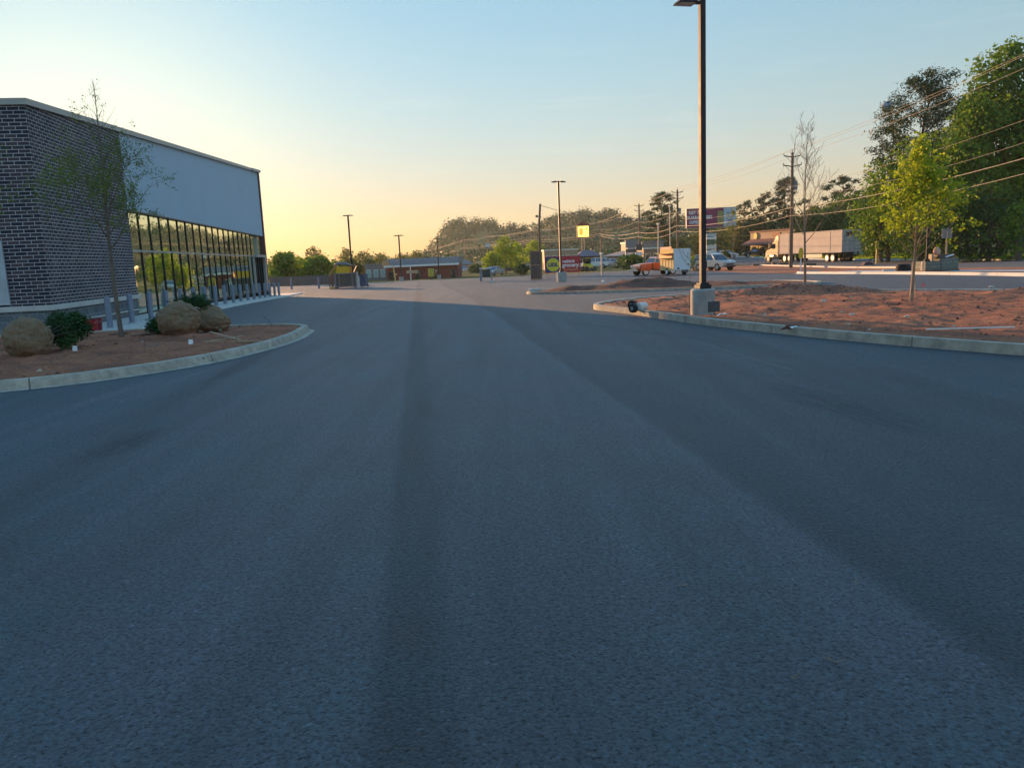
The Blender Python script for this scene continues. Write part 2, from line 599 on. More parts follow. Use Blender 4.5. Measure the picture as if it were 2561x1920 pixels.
def burlap_mat():
    mt, nt, out = nodes('burlap')
    p = N(nt, 'ShaderNodeBsdfPrincipled', i_Roughness=0.95)
    p.inputs['Specular IOR Level'].default_value = 0.1
    tc = N(nt, 'ShaderNodeTexCoord')
    n = N(nt, 'ShaderNodeTexNoise', i_Scale=4.0, i_Detail=7.0, i_Roughness=0.7)
    L(nt, tc.outputs['Object'], n.inputs['Vector'])
    r = ramp(nt, n.outputs['Fac'], [(0.28, (0.16, 0.115, 0.072)), (0.5, (0.30, 0.215, 0.135)), (0.64, (0.31, 0.18, 0.115)), (0.8, (0.38, 0.30, 0.20))])
    hs = None
    for ax in (0, 1):
        w = N(nt, 'ShaderNodeTexWave', i_Scale=34.0, i_Distortion=1.5)
        w.bands_direction = ('Z', 'X')[ax]
        L(nt, tc.outputs['Object'], w.inputs['Vector'])
        hs = w.outputs['Fac'] if hs is None else math_n(nt, 'ADD', hs, w.outputs['Fac'])
    rb = ramp(nt, math_n(nt, 'MULTIPLY', hs, 0.5), [(0.1, (0.75, 0.75, 0.75)), (0.9, (1.15, 1.15, 1.15))])
    L(nt, mix(nt, 1.0, r.outputs[0], rb.outputs[0], 'MULTIPLY'), p.inputs['Base Color'])
    w3 = N(nt, 'ShaderNodeTexNoise', i_Scale=9.0, i_Detail=5.0)
    L(nt, tc.outputs['Object'], w3.inputs['Vector'])
    b = N(nt, 'ShaderNodeBump', i_Strength=0.9, i_Distance=0.03)
    L(nt, math_n(nt, 'ADD', math_n(nt, 'MULTIPLY', hs, 0.12), w3.outputs['Fac']), b.inputs['Height'])
    L(nt, b.outputs[0], p.inputs['Normal'])
    L(nt, p.outputs[0], out.inputs[0])
    return mt


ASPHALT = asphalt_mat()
BRICK = brick_mat()
BLOCK = block_mat('grey split block', (0.10, 0.115, 0.135), (0.15, 0.165, 0.18), (0.24, 0.25, 0.26), 0.406, 0.203)
SOIL = soil_mat('red clay soil', [(0.28, (0.23, 0.11, 0.08)), (0.46, (0.38, 0.165, 0.105)), (0.57, (0.52, 0.215, 0.12)), (0.64, (0.41, 0.20, 0.135)), (0.76, (0.29, 0.165, 0.12))])
SOIL2 = soil_mat('brown mulch soil', [(0.3, (0.13, 0.07, 0.055)), (0.55, (0.22, 0.11, 0.08)), (0.75, (0.27, 0.15, 0.105))], 0.2)
GRASS = grass_mat()
GLASS = glass_mat('coated shop glass')
CARGLASS = glass_mat('car glass', (0.5, 0.55, 0.6), 0.03, 0.0, (0.012, 0.013, 0.015), 0.25)
BURLAP = burlap_mat()
CONC = mat('concrete', (0.42, 0.365, 0.29), 0.85, var=0.36, scale=4.5, bump=0.35, bscale=45)
CONC_W = mat('pale concrete', (0.52, 0.50, 0.46), 0.85, var=0.14, scale=1.5, bump=0.2, bscale=50)
CONC_G = mat('grey footing concrete', (0.36, 0.35, 0.33), 0.85, var=0.3, scale=3.0, bump=0.3, bscale=30)
JOINT = mat('kerb joint', (0.17, 0.15, 0.125), 0.9)
STREET = mat('worn street asphalt', (0.13, 0.125, 0.122), 0.9, spec=0.15, var=0.2, scale=0.6, bump=0.3, bscale=30)
BLACKM = mat('dark bronze metal', (0.030, 0.024, 0.027), 0.6, 0.0, var=0.2, scale=4, spec=0.3)
BLACK = mat('black rubber', (0.02, 0.02, 0.021), 0.75, var=0.25, scale=9, bump=0.2)
GREYM = mat('galvanised metal', (0.42, 0.42, 0.42), 0.45, 0.7, var=0.2)
WHITE = mat('white paint', (0.78, 0.77, 0.74), 0.5, var=0.08, scale=1.5)
WHITE2 = mat('off white metal', (0.68, 0.66, 0.60), 0.55, var=0.12, scale=1.0)
PANEL = mat('grey fascia panel', (0.42, 0.54, 0.64), 0.7, 0.0, var=0.05, scale=0.4, spec=0.15)
COPING = mat('pale metal coping', (0.40, 0.385, 0.355), 0.5, 0.2, var=0.12, scale=1.2)
MULL = mat('black anodised mullion', (0.018, 0.018, 0.02), 0.4, 0.4)
BOLL = mat('blue grey bollard sleeve', (0.20, 0.235, 0.30), 0.5, var=0.12, scale=5)
WOOD = mat('weathered pole wood', (0.19, 0.125, 0.085), 0.85, var=0.35, scale=6, bump=0.4, bscale=30, stretch=(3, 3, 0.25))
WOODP = mat('pale stake wood', (0.46, 0.34, 0.22), 0.8, var=0.25, scale=9, stretch=(4, 4, 0.4))
BARK = mat('grey brown bark', (0.17, 0.135, 0.105), 0.9, var=0.4, scale=14, bump=0.5, bscale=50, stretch=(1, 1, 0.3))
BARKP = mat('pine bark', (0.13, 0.08, 0.055), 0.9, var=0.4, scale=6, bump=0.6, bscale=20, stretch=(1, 1, 0.3))
BARKB = mat('pale twig bark', (0.28, 0.21, 0.15), 0.85, var=0.3, scale=12, stretch=(1, 1, 0.4))
TAN = mat('tan stucco', (0.42, 0.30, 0.19), 0.8, var=0.15)
MAROON = mat('maroon brick wall', (0.22, 0.055, 0.05), 0.85, var=0.3, scale=2)
GREY = mat('grey metal', (0.22, 0.225, 0.23), 0.55, var=0.2)
DGREY = mat('dark grey paint', (0.07, 0.075, 0.08), 0.55, var=0.25)
ROOFG = mat('grey shingle', (0.17, 0.175, 0.18), 0.85, var=0.25, scale=3, bump=0.3)
ROOFR = mat('brown red roof', (0.20, 0.07, 0.045), 0.75, var=0.3, scale=3)
ORANGE = mat('orange red truck paint', (0.60, 0.11, 0.03), 0.28, 0.0, var=0.12, scale=2, spec=0.5, coat=0.5)
CHROME = mat('chrome', (0.75, 0.75, 0.75), 0.15, 1.0, var=0.05)
YELLOW = mat('mustard yellow', (0.62, 0.44, 0.03), 0.6, var=0.2)
CREAM = mat('cream trailer paint', (0.74, 0.52, 0.22), 0.8, var=0.08, spec=0.05)
REDP = mat('red plastic', (0.36, 0.02, 0.03), 0.4, var=0.15)
SIGNRED = mat('banner red', (0.42, 0.035, 0.045), 0.6, var=0.12)
SIGNBLUE = mat('banner blue', (0.03, 0.05, 0.18), 0.6, var=0.12)
SIGNYEL = mat('banner yellow', (0.66, 0.62, 0.05), 0.6, var=0.06)
PURPLE = mat('billboard purple', (0.22, 0.04, 0.13), 0.6, var=0.15, c2=(0.26, 0.03, 0.06))
PALEBLUE = mat('pale blue panel', (0.50, 0.58, 0.62), 0.6, var=0.15)
TEAL = mat('teal sheeting', (0.30, 0.52, 0.50), 0.5, var=0.2)
SILVER = mat('silver car paint', (0.50, 0.51, 0.52), 0.3, 0.5, var=0.05, coat=0.6)
DARKCAR = mat('dark car paint', (0.03, 0.035, 0.05), 0.25, 0.2, var=0.1, coat=0.6)
WCAR = mat('white car paint', (0.70, 0.70, 0.68), 0.3, 0.0, var=0.05, coat=0.6)
TEALCAR = mat('pale teal car paint', (0.35, 0.50, 0.46), 0.3, 0.1, var=0.05, coat=0.6)
BROWNB = mat('brown board', (0.13, 0.09, 0.075), 0.8, var=0.25, scale=2)
LITSIGN = mat('backlit yellow sign', (0.8, 0.6, 0.1), 0.5, emit=(1.0, 0.72, 0.16), estr=0.9)
LEAF_Y = leaf_mat('spring yellow green leaves', (0.11, 0.19, 0.018), (0.215, 0.315, 0.028), (0.37, 0.43, 0.045), 0.48)
LEAF_G = leaf_mat('fresh green leaves', (0.053, 0.117, 0.017), (0.112, 0.207, 0.024), (0.225, 0.306, 0.036), 0.4)
LEAF_D = leaf_mat('deep green leaves', (0.024, 0.065, 0.017), (0.056, 0.117, 0.024), (0.120, 0.189, 0.039), 0.3)
LEAF_P = leaf_mat('pine needles', (0.016, 0.042, 0.018), (0.036, 0.070, 0.027), (0.080, 0.110, 0.045), 0.1)
LEAF_S = leaf_mat('small new leaves', (0.065, 0.112, 0.024), (0.130, 0.195, 0.036), (0.221, 0.270, 0.060), 0.4)
LEAF_E = leaf_mat('dark evergreen', (0.014, 0.046, 0.017), (0.030, 0.078, 0.024), (0.060, 0.117, 0.036), 0.15)
LEAF_H = leaf_mat('far woodland leaves', (0.014, 0.056, 0.022), (0.027, 0.085, 0.030), (0.045, 0.115, 0.040), 0.05)
LEAF_B = leaf_mat('olive brown foliage', (0.072, 0.090, 0.030), (0.132, 0.150, 0.042), (0.204, 0.210, 0.060), 0.35)

# ------------------------------------------------------------------ ground sheets
XS = sorted(set([-900, -600, -400, -260, -160, -110, -80] + list(range(-60, 61, 4)) + [21, 24.4, 26.2, 31, 46, 70, 90, 120, 160, 220, 320, 450, 650, 900]))
YS = sorted(set([-120, -80] + list(range(-40, 140, 4)) + [98, 58] + [145, 155, 165, 180, 200, 230, 270, 330, 400, 500, 650, 800, 1000, 1400]))


def sheet(name, x0, x1, y0, y1, dz, mt, extra=None):
    xs = [x for x in XS if x0 <= x <= x1]
    ys = [y for y in YS if y0 <= y <= y1]
    b = MB()
    vs = [(x, y, gz(x, y) + dz) for y in ys for x in xs]
    n = len(xs)
    fs = [(j * n + i, j * n + i + 1, (j + 1) * n + i + 1, (j + 1) * n + i) for j in range(len(ys) - 1) for i in range(n - 1)]
    b.add(vs, fs)
    o = b.build(name, mt, smooth=False)
    return structure(o)


sheet('ground', -900, 900, -120, 1400, -0.03, GRASS)
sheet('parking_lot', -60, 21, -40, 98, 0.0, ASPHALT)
sheet('street', 31, 46, -40, 330, 0.0, STREET)
sheet('dirt_verge', 21, 31, -40, 98, 0.0, SOIL)
sheet('pavement', 24.4, 26.2, -40, 58, 0.03, CONC_W)


def smooth_closed(pts, n=8):
    out = []
    k = len(pts)
    for i in range(k):
        p0, p1, p2, p3 = (Vector(pts[(i + j) % k]) for j in (-1, 0, 1, 2))
        for s in range(n):
            t = s / n
            out.append(0.5 * ((2 * p1) + (p2 - p0) * t + (2 * p0 - 5 * p1 + 4 * p2 - p3) * t * t + (3 * p1 - p0 - 3 * p2 + p3) * t ** 3))
    return out


def resample(pts, step, closed):
    pts = list(pts) + ([pts[0]] if closed else [])
    out, acc = [pts[0]], 0.0
    for a, b in zip(pts, pts[1:]):
        d = (b - a).length
        while acc + d >= step:
            t = (step - acc) / d
            a = a + (b - a) * t
            out.append(a)
            d = (b - a).length
            acc = 0.0
        acc += d
    return out


def kerb(name, pts, closed=True, side=1, h=0.15, mt=None, step=0.25, joint=12):
    """cast kerb with a gutter lip along a plan line; pts run so that the paved side is to the right when side = 1"""
    pts = [Vector((p[0], p[1], 0)) for p in pts]
    pts = resample(pts, step, closed)
    # insert the narrow joints
    q, flag = [], []
    n = len(pts)
    for i in range(n):
        q.append(pts[i])
        flag.append(0)
        if i % joint == joint - 1:
            nx = pts[(i + 1) % n]
            q.append(pts[i] + (nx - pts[i]).normalized() * 0.022)
            flag[-1] = 1
            flag.append(0)
    n = len(q)
    prof = [(0.17, 0.006), (0.05, 0.022), (0.02, h - 0.02), (0.0, h), (-0.14, h), (-0.15, -0.05)]
    b = MB()
    vs = []
    for i, p in enumerate(q):
        a, c = (q[i - 1] if closed or i else q[i]), (q[(i + 1) % n] if closed or i < n - 1 else q[i])
        d = (c - a).normalized()
        nr = Vector((d.y, -d.x, 0)) * side
        for o, z in prof:
            w = p + nr * o
            vs.append((w.x, w.y, gz(w.x, w.y) + z))
    k = len(prof)
    b.v = vs
    for i in range(n if closed else n - 1):
        j = (i + 1) % n
        for t in range(k - 1):
            b.f.append((i * k + t, i * k + t + 1, j * k + t + 1, j * k + t))
            b.m.append(1 if flag[i] else 0)
    return structure(b.build(name, [mt or CONC, JOINT], smooth=True))


def soil_bed(name, pts, mt, lift=0.13, rough=0.06, grid=0.16, mounds=()):
    poly = [Vector((p[0], p[1])) for p in pts]
    xs, ys = [p.x for p in poly], [p.y for p in poly]

    def inside(x, y):
        c = False
        for i in range(len(poly)):
            a, b2 = poly[i - 1], poly[i]
            if (a.y > y) != (b2.y > y) and x < (b2.x - a.x) * (y - a.y) / (b2.y - a.y) + a.x:
                c = not c
        return c

    def edge(x, y):
        v = Vector((x, y))
        best = 9
        for i in range(len(poly)):
            a, b2 = poly[i - 1], poly[i]
            t = max(0, min(1, (v - a).dot(b2 - a) / max(1e-9, (b2 - a).length_squared)))
            best = min(best, (v - a - (b2 - a) * t).length)
        return best
    allp = list(poly)
    y = min(ys)
    while y < max(ys):
        x = min(xs)
        while x < max(xs):
            px, py = x + rng.uniform(-.3, .3) * grid, y + rng.uniform(-.3, .3) * grid
            if inside(px, py) and edge(px, py) > grid * 0.5:
                allp.append(Vector((px, py)))
            x += grid
        y += grid
    nb = len(poly)
    res = delaunay_2d_cdt(allp, [(i, (i + 1) % nb) for i in range(nb)], [], 1, 1e-5)
    vs = []
    for p in res[0]:
        e = min(1, edge(p.x, p.y) / 0.7)
        z = gz(p.x, p.y) + lift - 0.02
        z += e * (rough * (noise.noise(Vector((p.x * 0.9, p.y * 0.9, 3))) + 0.35) + rough * 0.8 * noise.noise(Vector((p.x * 4, p.y * 4, 7))) + rough * 0.4 * noise.noise(Vector((p.x * 11, p.y * 11, 1))))
        for mx_, my_, rx, ry, hh in mounds:
            d = math.hypot((p.x - mx_) / rx, (p.y - my_) / ry)
            if d < 1:
                z += hh * (1 - ss(0, 1, d)) * (1 + 0.35 * noise.noise(Vector((p.x * 2.3, p.y * 2.3, 5))))
        vs.append((p.x, p.y, z))
    b = MB()
    b.add(vs, [tuple(f) for f in res[2]])
    o = b.build(name, mt, smooth=True)
    structure(o)
    lut = {}

    def height(x, y):
        return min(((v[0] - x) ** 2 + (v[1] - y) ** 2, v[2]) for v in vs)[1]
    return o, height, inside


# right island
RI = [(2.65, 23.0), (3.0, 21.6), (3.38, 20.4), (3.82, 18.6), (4.3, 16.7), (4.95, 14.9), (5.75, 12.9), (7.1, 10.4), (8.8, 8.0), (11.5, 5.6), (15.5, 5.0), (18, 8), (17.2, 14),
      (14.2, 21.3), (12.2, 23.6), (9.6, 25.6), (6.8, 26.6), (4.4, 25.6), (3.15, 24.3)]
RIs = smooth_closed([(x, y, 0) for x, y in RI], 6)
kerb('kerb', RIs, True, side=-1)
_, ri_h, ri_in = soil_bed('dirt_bed', [(p.x, p.y) for p in RIs], SOIL, mounds=[(8.9, 25.0, 2.2, 1.0, 0.26), (7.2, 25.6, 1.2, .7, 0.12), (10.4, 24.4, 1.6, 0.9, 0.16), (13.8, 20.6, 1.6, 0.8, 0.12)], grid=0.17)
# left island
LI = [(-4.95, 18.6), (-5.15, 19.7), (-5.9, 20.5), (-7.4, 20.85), (-10.4, 20.9), (-13.5, 20.4), (-16.5, 18.0), (-17, 13.5), (-13.5, 10.5), (-9.5, 10.6), (-7.3, 11.25), (-6.2, 12.15), (-5.35, 13.6), (-4.92, 15.5), (-4.82, 17.2)]
LIs = smooth_closed([(x, y, 0) for x, y in LI], 6)
kerb('kerb', LIs, True, side=1)
_, li_h, li_in = soil_bed('dirt_bed', [(p.x, p.y) for p in LIs], SOIL, grid=0.17, mounds=[(-7.8, 17.6, 1.6, 0.9, 0.07), (-9, 14.5, 1.4, 0.8, 0.05)])
# second island further on
SI = [(1.0, 36.3), (1.6, 34.9), (4.0, 33.6), (8.0, 32.8), (12.5, 32.6), (13.5, 35), (12.5, 38.5), (8, 41.5), (4, 41.5), (1.6, 38.5)]
SIs = smooth_closed([(x, y, 0) for x, y in SI], 6)
kerb('kerb', SIs, True, side=-1, h=0.1)
_, si_h, _i = soil_bed('dirt_bed', [(p.x, p.y) for p in SIs], SOIL2, grid=0.3, lift=0.08, mounds=[(6.6, 37.2, 3.4, 2.2, 0.42), (3.2, 37.0, 1.8, 1.6, 0.2), (10, 36.2, 2, 1.5, 0.15)])
# kerb of the lot along the street side
kerb('kerb', [(21.0, -20, 0), (21.0, 56.5, 0), (21.6, 58.3, 0), (23.5, 59, 0)], False, side=-1, step=0.6, joint=6, mt=CONC_W)
kerb('kerb', [(46.2, -30, 0), (46.2, 200, 0)], False, side=-1, step=2.0, joint=9999, mt=CONC_W)
kerb('kerb', [(30.8, 60, 0), (30.8, 97, 0)], False, side=1, step=2.0, joint=9999, mt=CONC_W)

# ------------------------------------------------------------------ leaf clouds and trees


def leaf_mesh(name, C, size, mt, parent, aspect=0.62, up=0.25, seed=1, tone=None, droop=0.0, out=None, wild=0.75):
    r = np.random.default_rng(seed)
    C = np.asarray(C, dtype=np.float64)
    n = len(C)
    sz = np.asarray(size) if np.ndim(size) else size * r.uniform(0.6, 1.4, n)
    a = r.normal(size=(n, 3))
    a[:, 2] = a[:, 2] * 0.7 - droop
    if out is not None:                      # leaves of a clump face mostly outwards, so clumps catch light as volumes
        nn = out + wild * r.normal(size=(n, 3))
        nn /= np.linalg.norm(nn, axis=1, keepdims=True) + 1e-9
        a -= (a * nn).sum(1, keepdims=True) * nn
    a /= np.linalg.norm(a, axis=1, keepdims=True)
    if out is not None:
        b = np.cross(nn, a)
    else:
        b = r.normal(size=(n, 3))
        b[:, 2] *= (1 - up)
    b -= (b * a).sum(1, keepdims=True) * a
    b /= np.linalg.norm(b, axis=1, keepdims=True) + 1e-9
    a = a * (sz * 0.5)[:, None]
    b = b * (sz * 0.5 * aspect)[:, None]
    V = np.empty((n, 4, 3))
    V[:, 0] = C - a
    V[:, 1] = C + b - a * 0.1
    V[:, 2] = C + a
    V[:, 3] = C - b - a * 0.1
    me = bpy.data.meshes.new(name)
    me.vertices.add(n * 4)
    me.vertices.foreach_set('co', V.reshape(-1).astype(np.float32))
    me.loops.add(n * 4)
    me.loops.foreach_set('vertex_index', np.arange(n * 4, dtype=np.int32))
    me.polygons.add(n)
    me.polygons.foreach_set('loop_start', np.arange(0, n * 4, 4, dtype=np.int32))
    me.update(calc_edges=True)
    t = me.attributes.new('tone', 'FLOAT', 'FACE')
    tv = np.clip(r.normal(0.5, 0.22, n) if tone is None else tone + r.normal(0, 0.15, n), 0, 1)
    t.data.foreach_set('value', tv.astype(np.float32))
    me.materials.append(mt)
    o = bpy.data.objects.new(name, me)
    COL.objects.link(o)
    if parent is not None:
        o.parent = parent
    return o


def clump_points(centres, radii, per, seed, flat=1.0, shell=0.55):
    """points in and on a set of ellipsoidal leaf clumps; the tone differs from clump to clump"""
    r = np.random.default_rng(seed)
    P, T, O = [], [], []
    for c, rad in zip(centres, radii):
        k = max(6, int(per * (rad ** 2)))
        d = r.normal(size=(k, 3))
        d /= np.linalg.norm(d, axis=1, keepdims=True)
        q = shell + (1 - shell) * r.random(k) ** 0.6
        q *= 1 + 0.25 * r.normal(size=k)
        w = d * (q * rad)[:, None]
        w[:, 2] *= flat
        P.append(np.asarray(c) + w)
        O.append(d + np.array((0, 0, 0.25)))
        T.append(np.full(k, r.uniform(0.25, 0.75)))
    return np.concatenate(P), np.concatenate(T), np.concatenate(O)


def limb(b, p0, p1, r0, r1, seed, bend=0.12, n=6, seg=6):
    r = random.Random(seed)
    p0, p1 = Vector(p0), Vector(p1)
    L_ = (p1 - p0).length
    off = Vector((r.uniform(-1, 1), r.uniform(-1, 1), r.uniform(-0.3, 0.6))) * L_ * bend
    pts, rs = [], []
    for i in range(seg + 1):
        t = i / seg
        w = Vector((r.uniform(-1, 1), r.uniform(-1, 1), r.uniform(-1, 1))) * L_ * 0.015 * (1 if 0 < i < seg else 0)
        pts.append(p0.lerp(p1, t) + off * math.sin(PI * t) + w)
        rs.append(r0 + (r1 - r0) * t)
    b.tube(pts, rs, n)
    return pts


def big_tree(label, loc, h, w, leafm, seed, trunk_r=0.28, crown0=0.25, ncl=26, per=150, leaf=0.38, group=None, name='leafy_tree', cat='tree', bark=None, top_heavy=0.5, flat=0.85, shape='oval', lean=0.0):
    """broadleaf tree: trunk with limbs and a crown of leaf clumps"""
    r = random.Random(seed)
    t = thing(name, label, cat, loc, r.uniform(0, 6), group)
    cs, rd = [], []
    for i in range(ncl):
        f = (i + 0.5) / ncl
        z = crown0 + (1 - crown0) * (f ** 0.85)
        zz = (z - crown0) / (1 - crown0)
        prof = math.sin(PI * min(1, 0.12 + 0.86 * zz)) ** 0.7 if shape == 'oval' else (1 - zz) ** 0.75 + 0.06
        a = i * 2.4 + r.uniform(-.5, .5)
        q = w * 0.5 * prof * r.uniform(0.35, 0.95)
        cs.append((q * math.cos(a), q * math.sin(a), h * z * 0.965))
        rd.append(w * r.uniform(0.13, 0.24) * (0.55 + 0.55 * prof))
    b = MB()
    trunk = limb(b, (0, 0, -0.4), (lean, 0, h * 0.9), trunk_r, trunk_r * 0.12, seed, 0.02, 8, 10)
    for i, c in enumerate(cs):
        if i % 2 == 0:
            k = max(0.15, min(0.88, c[2] / h - 0.12))
            p = Vector((0, 0, 0)) + trunk[int(k * 10)]
            limb(b, p, c, trunk_r * 0.32 * (1 - k * 0.5), 0.02, seed + i, 0.08, 5, 4)
    b.build('trunk', bark or BARK, t, smooth=True)
    P, T, O = clump_points(cs, rd, per, seed, flat)
    leaf_mesh('crown', P, leaf, leafm, t, seed=seed, tone=T, out=O)
    return t


def pine(label, loc, h, w, seed, crown0=0.45, ncl=34, per=230, group=None, trunk_r=0.26, leaf=0.42, name='pine_tree'):
    r = random.Random(seed)
    t = thing(name, label, 'pine tree', loc, r.uniform(0, 6), group)
    b = MB()
    trunk = limb(b, (0, 0, -0.4), (r.uniform(-.3, .3), r.uniform(-.3, .3), h * 0.97), trunk_r, trunk_r * 0.2, seed, 0.015, 8, 12)
    cs, rd = [], []
    for i in range(ncl):
        f = (i + 0.5) / ncl
        z = crown0 + (1 - crown0) * f
        zz = f
        prof = (math.sin(PI * (0.16 + 0.78 * zz)) ** 0.8)
        a = i * 2.4 + r.uniform(-.6, .6)
        q = w * 0.5 * prof * r.uniform(0.25, 1.0)
        c = Vector((q * math.cos(a), q * math.sin(a), h * z * 0.97 + 0.08 * q))
        k = max(0, min(11, int((c.z - 0.2 * q) / h * 12)))
        limb(b, trunk[k], c, 0.07, 0.015, seed + i, 0.1, 5, 4)
        cs.append(c)
        rd.append(w * r.uniform(0.085, 0.15))
        if r.random() < 0.6:
            c2 = c.lerp(trunk[k], r.uniform(0.25, 0.5)) + Vector((r.uniform(-.5, .5), r.uniform(-.5, .5), r.uniform(0, .5)))
            cs.append(c2)
            rd.append(w * r.uniform(0.06, 0.11))
    b.build('trunk', BARKP, t, smooth=True)
    P, T, O = clump_points(cs, rd, per, seed, 0.5, 0.2)
    leaf_mesh('crown', P, leaf, LEAF_P, t, aspect=0.3, seed=seed, tone=T, out=O, wild=1.0)
    return t


def grow(b, leaves, p, d, length, r, depth, rr, up=0.1, spread=0.7, kids=(2, 4), seg=5, leaf_from=1, density=14, shrink=0.62, crook=0.12, rmin=0.0016):
    """recursive twig skeleton; leaf spots are collected on the last orders"""
    pts, rs = [p.copy()], [r]
    dd = d.copy()
    for i in range(seg):
        dd = (dd + Vector((rr.uniform(-1, 1), rr.uniform(-1, 1), rr.uniform(-1, 1))) * crook + Vector((0, 0, up))).normalized()
        pts.append(pts[-1] + dd * (length / seg))
        rs.append(max(rmin, r * (1 - 0.8 * (i + 1) / seg)))
    b.tube(pts, rs, 5 if r > 0.008 else 3)
    if depth <= leaf_from:
        for _ in range(max(1, int(density * length))):
            k = rr.uniform(0.15, 1.0) * seg
            i = min(seg - 1, int(k))
            q = pts[i].lerp(pts[i + 1], k - i)
            leaves.append(q + Vector((rr.gauss(0, 1), rr.gauss(0, 1), rr.gauss(0, 1))) * 0.035)
    if depth > 0:
        for _ in range(rr.randint(*kids)):
            k = rr.uniform(0.25, 0.95) * seg
            i = min(seg - 1, int(k))
            q = pts[i].lerp(pts[i + 1], k - i)
            ax = (pts[i + 1] - pts[i]).normalized()
            s = Vector((rr.gauss(0, 1), rr.gauss(0, 1), rr.gauss(0, 1)))
            s = (s - ax * s.dot(ax)).normalized()
            nd = (ax * (1 - spread) + s * spread).normalized()
            grow(b, leaves, q, nd, length * shrink * rr.uniform(0.7, 1.15), max(rmin, rs[i] * 0.55), depth - 1, rr, up, spread, kids, max(3, seg - 1), leaf_from, density, shrink, crook, rmin)


def young_tree(name, label, cat, loc, h, first, nb, blen, seed, leafm, leaf, density, up=0.12, ang=0.75, trunk_r=0.045, bark=None, depth=2, kids=(2, 4), group=None, taper_len=0.75, rz=0.0, shrink=0.6, leaf_from=1, trunk_lean=(0, 0), rmin=0.0016, thin_top=False):
    """young street tree: straight trunk, ascending branches, twigs and separate leaves"""
    rr = random.Random(seed)
    t = thing(name, label, cat, loc, rz, group)
    b = MB()
    trunk, rs = [], []
    for i in range(15):
        f = i / 14
        trunk.append(Vector((math.sin(f * 5 + seed) * 0.02 * h * 0.3 + trunk_lean[0] * f, math.cos(f * 4 + seed) * 0.02 * h * 0.3 + trunk_lean[1] * f, -0.1 + f * (h + 0.1))))
        rs.append(max(0.003, trunk_r * (1 - 0.93 * f ** 0.9)))
    b.tube(trunk, rs, 8)
    leaves = []
    for i in range(nb):
        f = first + (0.97 - first) * (i / (nb - 1)) ** 0.9
        k = f * 14
        j = min(13, int(k))
        p = trunk[j].lerp(trunk[j + 1], k - j)
        a = i * 2.399 + rr.uniform(-.4, .4)
        g_ = (f - first) / (1 - first)
        tilt = ang * (1 - 0.45 * g_)
        d = Vector((math.cos(a) * math.sin(tilt), math.sin(a) * math.sin(tilt), math.cos(tilt)))
        grow(b, leaves, p, d, blen * (1 - taper_len * g_) * rr.uniform(0.75, 1.15), max(0.004, rs[j] * 0.5), depth, rr, up * 0.5, 0.6, kids if not (thin_top and g_ > .5) else (0, 2), 5, leaf_from, density * (1 if not thin_top else max(.35, 1.5 - 1.9 * g_)), shrink, 0.12, rmin)
    b.build('trunk', bark or BARK, t, smooth=True)
    if leaves:
        P = np.array([tuple(v) for v in leaves])
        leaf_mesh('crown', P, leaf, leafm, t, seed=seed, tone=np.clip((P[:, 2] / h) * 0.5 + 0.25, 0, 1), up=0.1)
    return t

#@@PART2
# ------------------------------------------------------------------ the shop on the left
BX, BY = -12.85, 22.0
BD = Vector((-0.1377, 0.9905, 0)).normalized()
BANG = math.atan2(BD.y, BD.x)
BL = Vector((-BD.y, BD.x, 0))      # local +y, into the building


def bw(x, y, z=0):
    p = Vector((BX, BY, 0)) + BD * x + BL * y
    return Vector((p.x, p.y, z))


def zr(x):
    return 6.24 + 0.0622 * x


shop = thing('shop_building', 'long supermarket of dark brick and grey panels with a glazed front and rising roof', 'building', (BX, BY, 0), BANG)
b = MB()
b.prism([(0, 0.84), (7.4, 0.84), (7.4, zr(7.4)), (0, zr(0))], 0, 34)
b.build('brick_wall', BRICK, shop)
b = MB()
b.box((3.69, 17, -0.15), (7.4, 33.96, 1.7))
b.build('block_plinth', BLOCK, shop)
b = MB()
b.box((3.70, 17, 0.77), (7.56, 34.16, 0.15))
b.build('stone_ledge', CONC_W, shop, bevel=0.015)
b = MB()
b.prism([(7.4, -1), (37.2, -1), (37.2, zr(37.2) - .03), (7.4, zr(7.4) - .03)], 0.9, 34)
b.build('rear_wall', DGREY, shop)
b = MB()
b.prism([(7.41, 3.96), (36.92, 3.96), (36.92, zr(36.92) - .01), (7.41, zr(7.41) - .01)], 0.03, 0.9)
b.build('fascia_panel', PANEL, shop)
b = MB()
b.box((21.85, 0.05, 3.93), (28.9, 0.16, 0.05))
b.build('fascia_trim', MULL, shop)
b = MB()
b.prism([(36.93, -1), (37.25, -1), (37.25, zr(37.2)), (36.93, zr(36.9))], -0.06, 33.9)
b.build('end_pier', mat('reddish brown pier', (0.17, 0.085, 0.07), 0.8, var=0.2, scale=3), shop)
b = MB()
n = 12
for i in range(n):
    xa, xb = -0.07 + 37.4 * i / n, -0.07 + 37.4 * (i + 1) / n
    b.prism([(xa, zr(xa)), (xb - .004, zr(xb)), (xb - .004, zr(xb) + .17), (xa, zr(xa) + .17)], -0.17 if i == n - 1 else -0.08, 34.1)
b.build('coping', COPING, shop)
